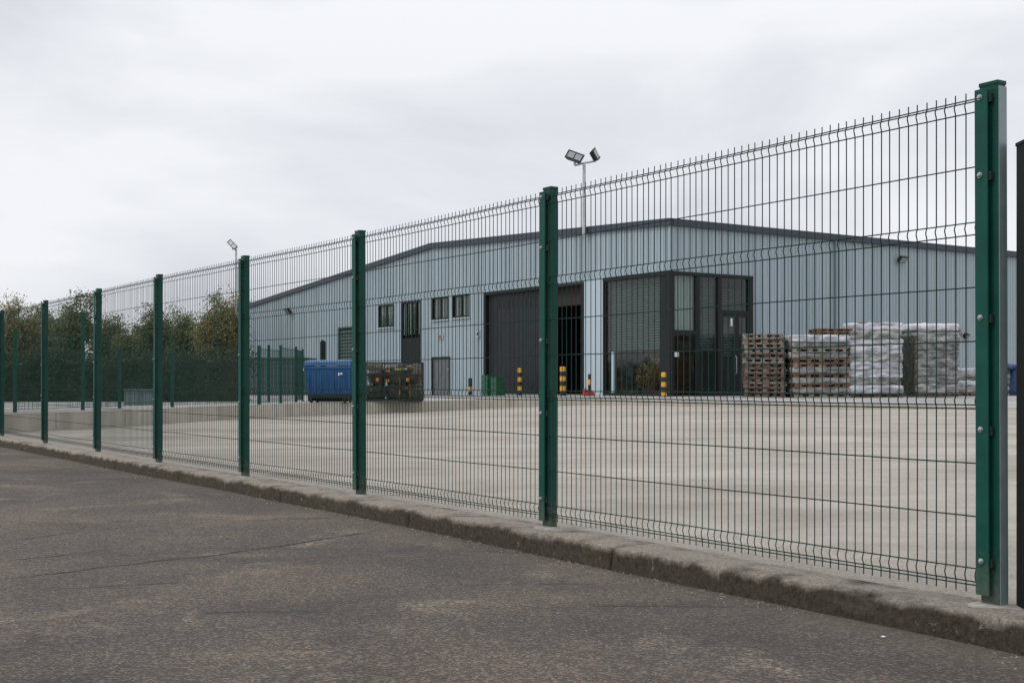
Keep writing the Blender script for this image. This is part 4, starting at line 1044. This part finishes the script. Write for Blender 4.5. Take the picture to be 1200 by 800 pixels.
# grey cabinet and container behind the inner fence
p = at(165, 474, 29.5); t = thing('utility_cabinet', 'low pale grey utility cabinet behind the inner fence', 'cabinet', (p.x,p.y,.29), R(10))
g = MB(); g.bevbox(-.36,.36,-.2,.2,0,.36,.01); g.build('body', M['cabin'], t)
g = MB(); g.box(-.38,.38,-.22,.22,.362,.385); g.build('lid', M['cabin'], t)
g = MB(); g.box(-.004,.004,-.204,-.2,.03,.35); g.box(.05,.06,-.215,-.2,.2,.26); g.build('door_seam', M['black'], t)
p = at(312, 466, 52); t = thing('storage_container', 'blue grey storage container beyond the far corner of the warehouse', 'container', (p.x,p.y+1.2,.28), R(-4))
W_ = 1.68; H_ = EYE+(448-420)/F*52-.28
for k in range(18):
    x = -W_+2*W_*k/18; g = MB(); g.box(x, x+W_/9*.55, -1.2, 1.2, .05, H_); g.box(x+W_/9*.55, x+W_/9, -1.17, 1.17, .05, H_-.002); g.build('corrugated_panel', M['cont'], t)
g = MB(); g.box(-W_-.03,W_+.03,-1.24,1.24,H_,H_+.05); g.build('roof', M['cont'], t)
g = MB(); g.box(-W_-.03,W_+.03,-1.24,1.24,0,.048); g.build('base_frame', M['frame'], t)

# ------------------------------------------------------------------ added plant imitating a reflection in the office glass
def leaf_cloud(g, c, rad, n, size, rd, flat=1.0):
    for _ in range(n):
        v = Vector((rd.gauss(0,1), rd.gauss(0,1), rd.gauss(0,1)*flat)); p = Vector(c) + v*rad*.5
        a = Vector((rd.gauss(0,1), rd.gauss(0,1), rd.gauss(0,1))).normalized(); b = a.orthogonal().normalized(); s = size*rd.uniform(.5,1.3)
        q = a.cross(b)
        g.v += [tuple(p-b*s), tuple(p+q*s*.55), tuple(p+b*s), tuple(p-q*s*.55)]; k = len(g.v)
        g.f.append((k-4,k-3,k-2,k-1))
rd = random.Random(3)
sP = s_left(752); base = Vector((CX,CY,0)) + Vector((LT.x,LT.y,0))*sP + Vector((LU.x,LU.y,0))*.5
t = thing('reflection_plant', 'tall rust and yellow leafy plant added behind the office glass to imitate a reflection', 'plant', (base.x,base.y,RB))
g = MB(); g.tube([(0,0,0),(0,0,.05),(0,0,.35)], [.14,.15,.2], 14); g.build('pot', M['brown'], t)
g = MB()
for k in range(6): g.tube([(0,0,.3),(rd.uniform(-.1,.1),rd.uniform(-.1,.1),.9),(rd.uniform(-.22,.22),rd.uniform(-.2,.2),1.5)], .012, 5, .005)
g.build('stem', M['bark'], t)
g = MB()
for k in range(40): leaf_cloud(g, (rd.gauss(0,.17), rd.gauss(0,.15), rd.uniform(.35,1.75)), .22, 22, .05, rd)
g.build('foliage', M['leafrust'], t)

# ------------------------------------------------------------------ trees
def tree(px, pyt, wpx, Y, lm, label, seed, dens=1.0, leaf=.075, lean=0):
    rd = random.Random(seed); p = at(px, 448, Y); H = EYE+(448-pyt)/F*Y; Wd = wpx/F*Y
    t = thing('tree', label, 'tree', (p.x,p.y,-.05), 0, 'trees beyond the yard')
    tr = MB(); tips = []
    h0 = H*.18
    def limb(p0, dr, ln, r, lv):
        pts = [p0]; q = p0.copy(); dd = dr.normalized()
        for _ in range(4):
            dd = (dd + Vector((rd.gauss(0,.14), rd.gauss(0,.14), rd.gauss(.05,.10)))).normalized(); q = q + dd*ln/4; pts.append(q)
        tr.tube(pts, r, 5 if lv else 8, r*.45, cap=False)
        if lv >= 2: tips.append((pts[3], .6)); tips.append((pts[4], 1)); return
        for k in range(4 if lv == 0 else 4):
            b = pts[rd.choice((2,3,4,4))]; an = rd.uniform(0, 2*math.pi)
            nd = (dd*rd.uniform(.5,1) + Vector((math.cos(an), math.sin(an), rd.uniform(-.1,.6)))*.75)
            limb(b, nd, ln*rd.uniform(.5,.72), r*.5, lv+1)
    tr.tube([(0,0,0),(lean*.1,0,h0*.5),(lean*.2,0,h0)], .16, 9, .12, cap=False)
    for k in range(7):
        an = 2*math.pi*k/7+rd.uniform(-.3,.3); f = rd.uniform(.35,1)
        limb(Vector((lean*.2,0,h0*rd.uniform(.75,1.05))), Vector((math.cos(an)*.55*f+lean*.1, math.sin(an)*.55*f, 1)), H*.34*rd.uniform(.75,1.1), .09, 0)
    # fit the crown to the wanted height and width
    mz = max(q.z for q,_ in tips); mw = max(abs(q.x) for q,_ in tips)
    sz = (H-.15-h0)/(mz-h0) if mz > h0 else 1; sx = (Wd/2)/mw
    def fit(v):
        k = min(1, max(0, v[2]/h0)); s_ = 1+(sx-1)*k
        return (v[0]*s_, v[1]*s_, v[2] if v[2] < h0 else h0+(v[2]-h0)*sz)
    tr.v = [fit(v) for v in tr.v]; tips = [(Vector(fit(q)), w_) for q, w_ in tips]
    tr.build('trunk', M['bark'], t)
    g = MB()
    for q, w_ in tips: leaf_cloud(g, q, .40*rd.uniform(.6,1.5), int((50 if q.z > H*.72 else 90)*dens*w_*rd.uniform(.2,1.7)), leaf*(.8 if q.z > H*.72 else 1), rd, .8)
    # hanging lower foliage fills the skirt
    for k in range(int(90*dens)):
        an = rd.uniform(0,6.28); r_ = Wd*.42*math.sqrt(rd.random()); leaf_cloud(g, (math.cos(an)*r_, math.sin(an)*r_, H*rd.uniform(.08,.60)), .6, 80, leaf*1.2, rd, .8)
    g.build('crown', M[lm], t)
TR = [(-45,352,75,70,'leafolive','olive tree just outside the left edge of the yard view',1.0),
 (22,346,52,66,'leafautumn','leftmost tree with pale yellow olive top rising above the fence',1.0),
 (52,364,44,72,'leafolive','lower olive tree between the yellow topped tree and the airy green one',1.1),
 (90,340,52,62,'leafgreen','airy dark green tree standing behind the tapered inner fence post',.75),
 (128,366,44,74,'leafgreen','shorter green tree right of the airy one',.9),
 (160,378,46,70,'leafolive','lowest bushy olive tree in the dip of the tree line',1.0),
 (182,352,36,64,'leafgreen','slender green tree with a thin ragged top in the gap before the wide olive one',.55),
 (216,362,54,70,'leafolive','wide olive tree left of the tall brownish one',1.0),
 (258,336,60,62,'leafautumn','tallest brownish tree close to the warehouse corner',1.15),
 (290,352,50,72,'leafolive','tree half hidden behind the warehouse corner and mast',1.0)]
for i,(px,pyt,w_,Y,lm,lb,de) in enumerate(TR): tree(px, pyt, w_, Y, lm, lb, 100+i, de)
# thick hedge beneath the trees
hd = thing('hedge', 'thick dark hedge running below the trees behind the inner fence', 'hedge', (-14.6, 34.6, .28))
g = MB(); rd = random.Random(8)
core = MB(); n = 60
for k in range(n+1):
    x = -7.5+14.5*k/n; hh_ = 1.25+.3*noise.noise((k*.3,0,0))
    core.v += [(x,-.45,0),(x,-.4,hh_*.9),(x,.4,hh_*.9),(x,.45,0)]
core.f = [(k*4+c,(k+1)*4+c,(k+1)*4+c+1,k*4+c+1) for k in range(n) for c in range(3)]
core.build('dense_growth', M['leafdark'], hd)
for k in range(1500):
    x = rd.uniform(-7.6,7.2); top = 1.35+.5*noise.noise((x*.5,3,0))
    leaf_cloud(g, (x, rd.uniform(-.7,.6), rd.uniform(.03,1)*top), .30, 26, .045, rd, .9)
g.build('foliage', M['leafdark'], hd)
# far tree belt on the horizon
g = MB()
for k in range(900):
    an = rd.uniform(-1.2,1.2); dst = rd.uniform(150,210); h_ = 3.2+2.5*noise.noise((an*9,0,0))
    leaf_cloud(g, (math.sin(an)*dst, math.cos(an)*dst, rd.uniform(0,1)*h_), 3.5, 22, .7, rd, .7)
tag(g.build('tree_belt', M['leafdark']), 'dark distant belt of trees on the horizon', 'woodland', kind='stuff')
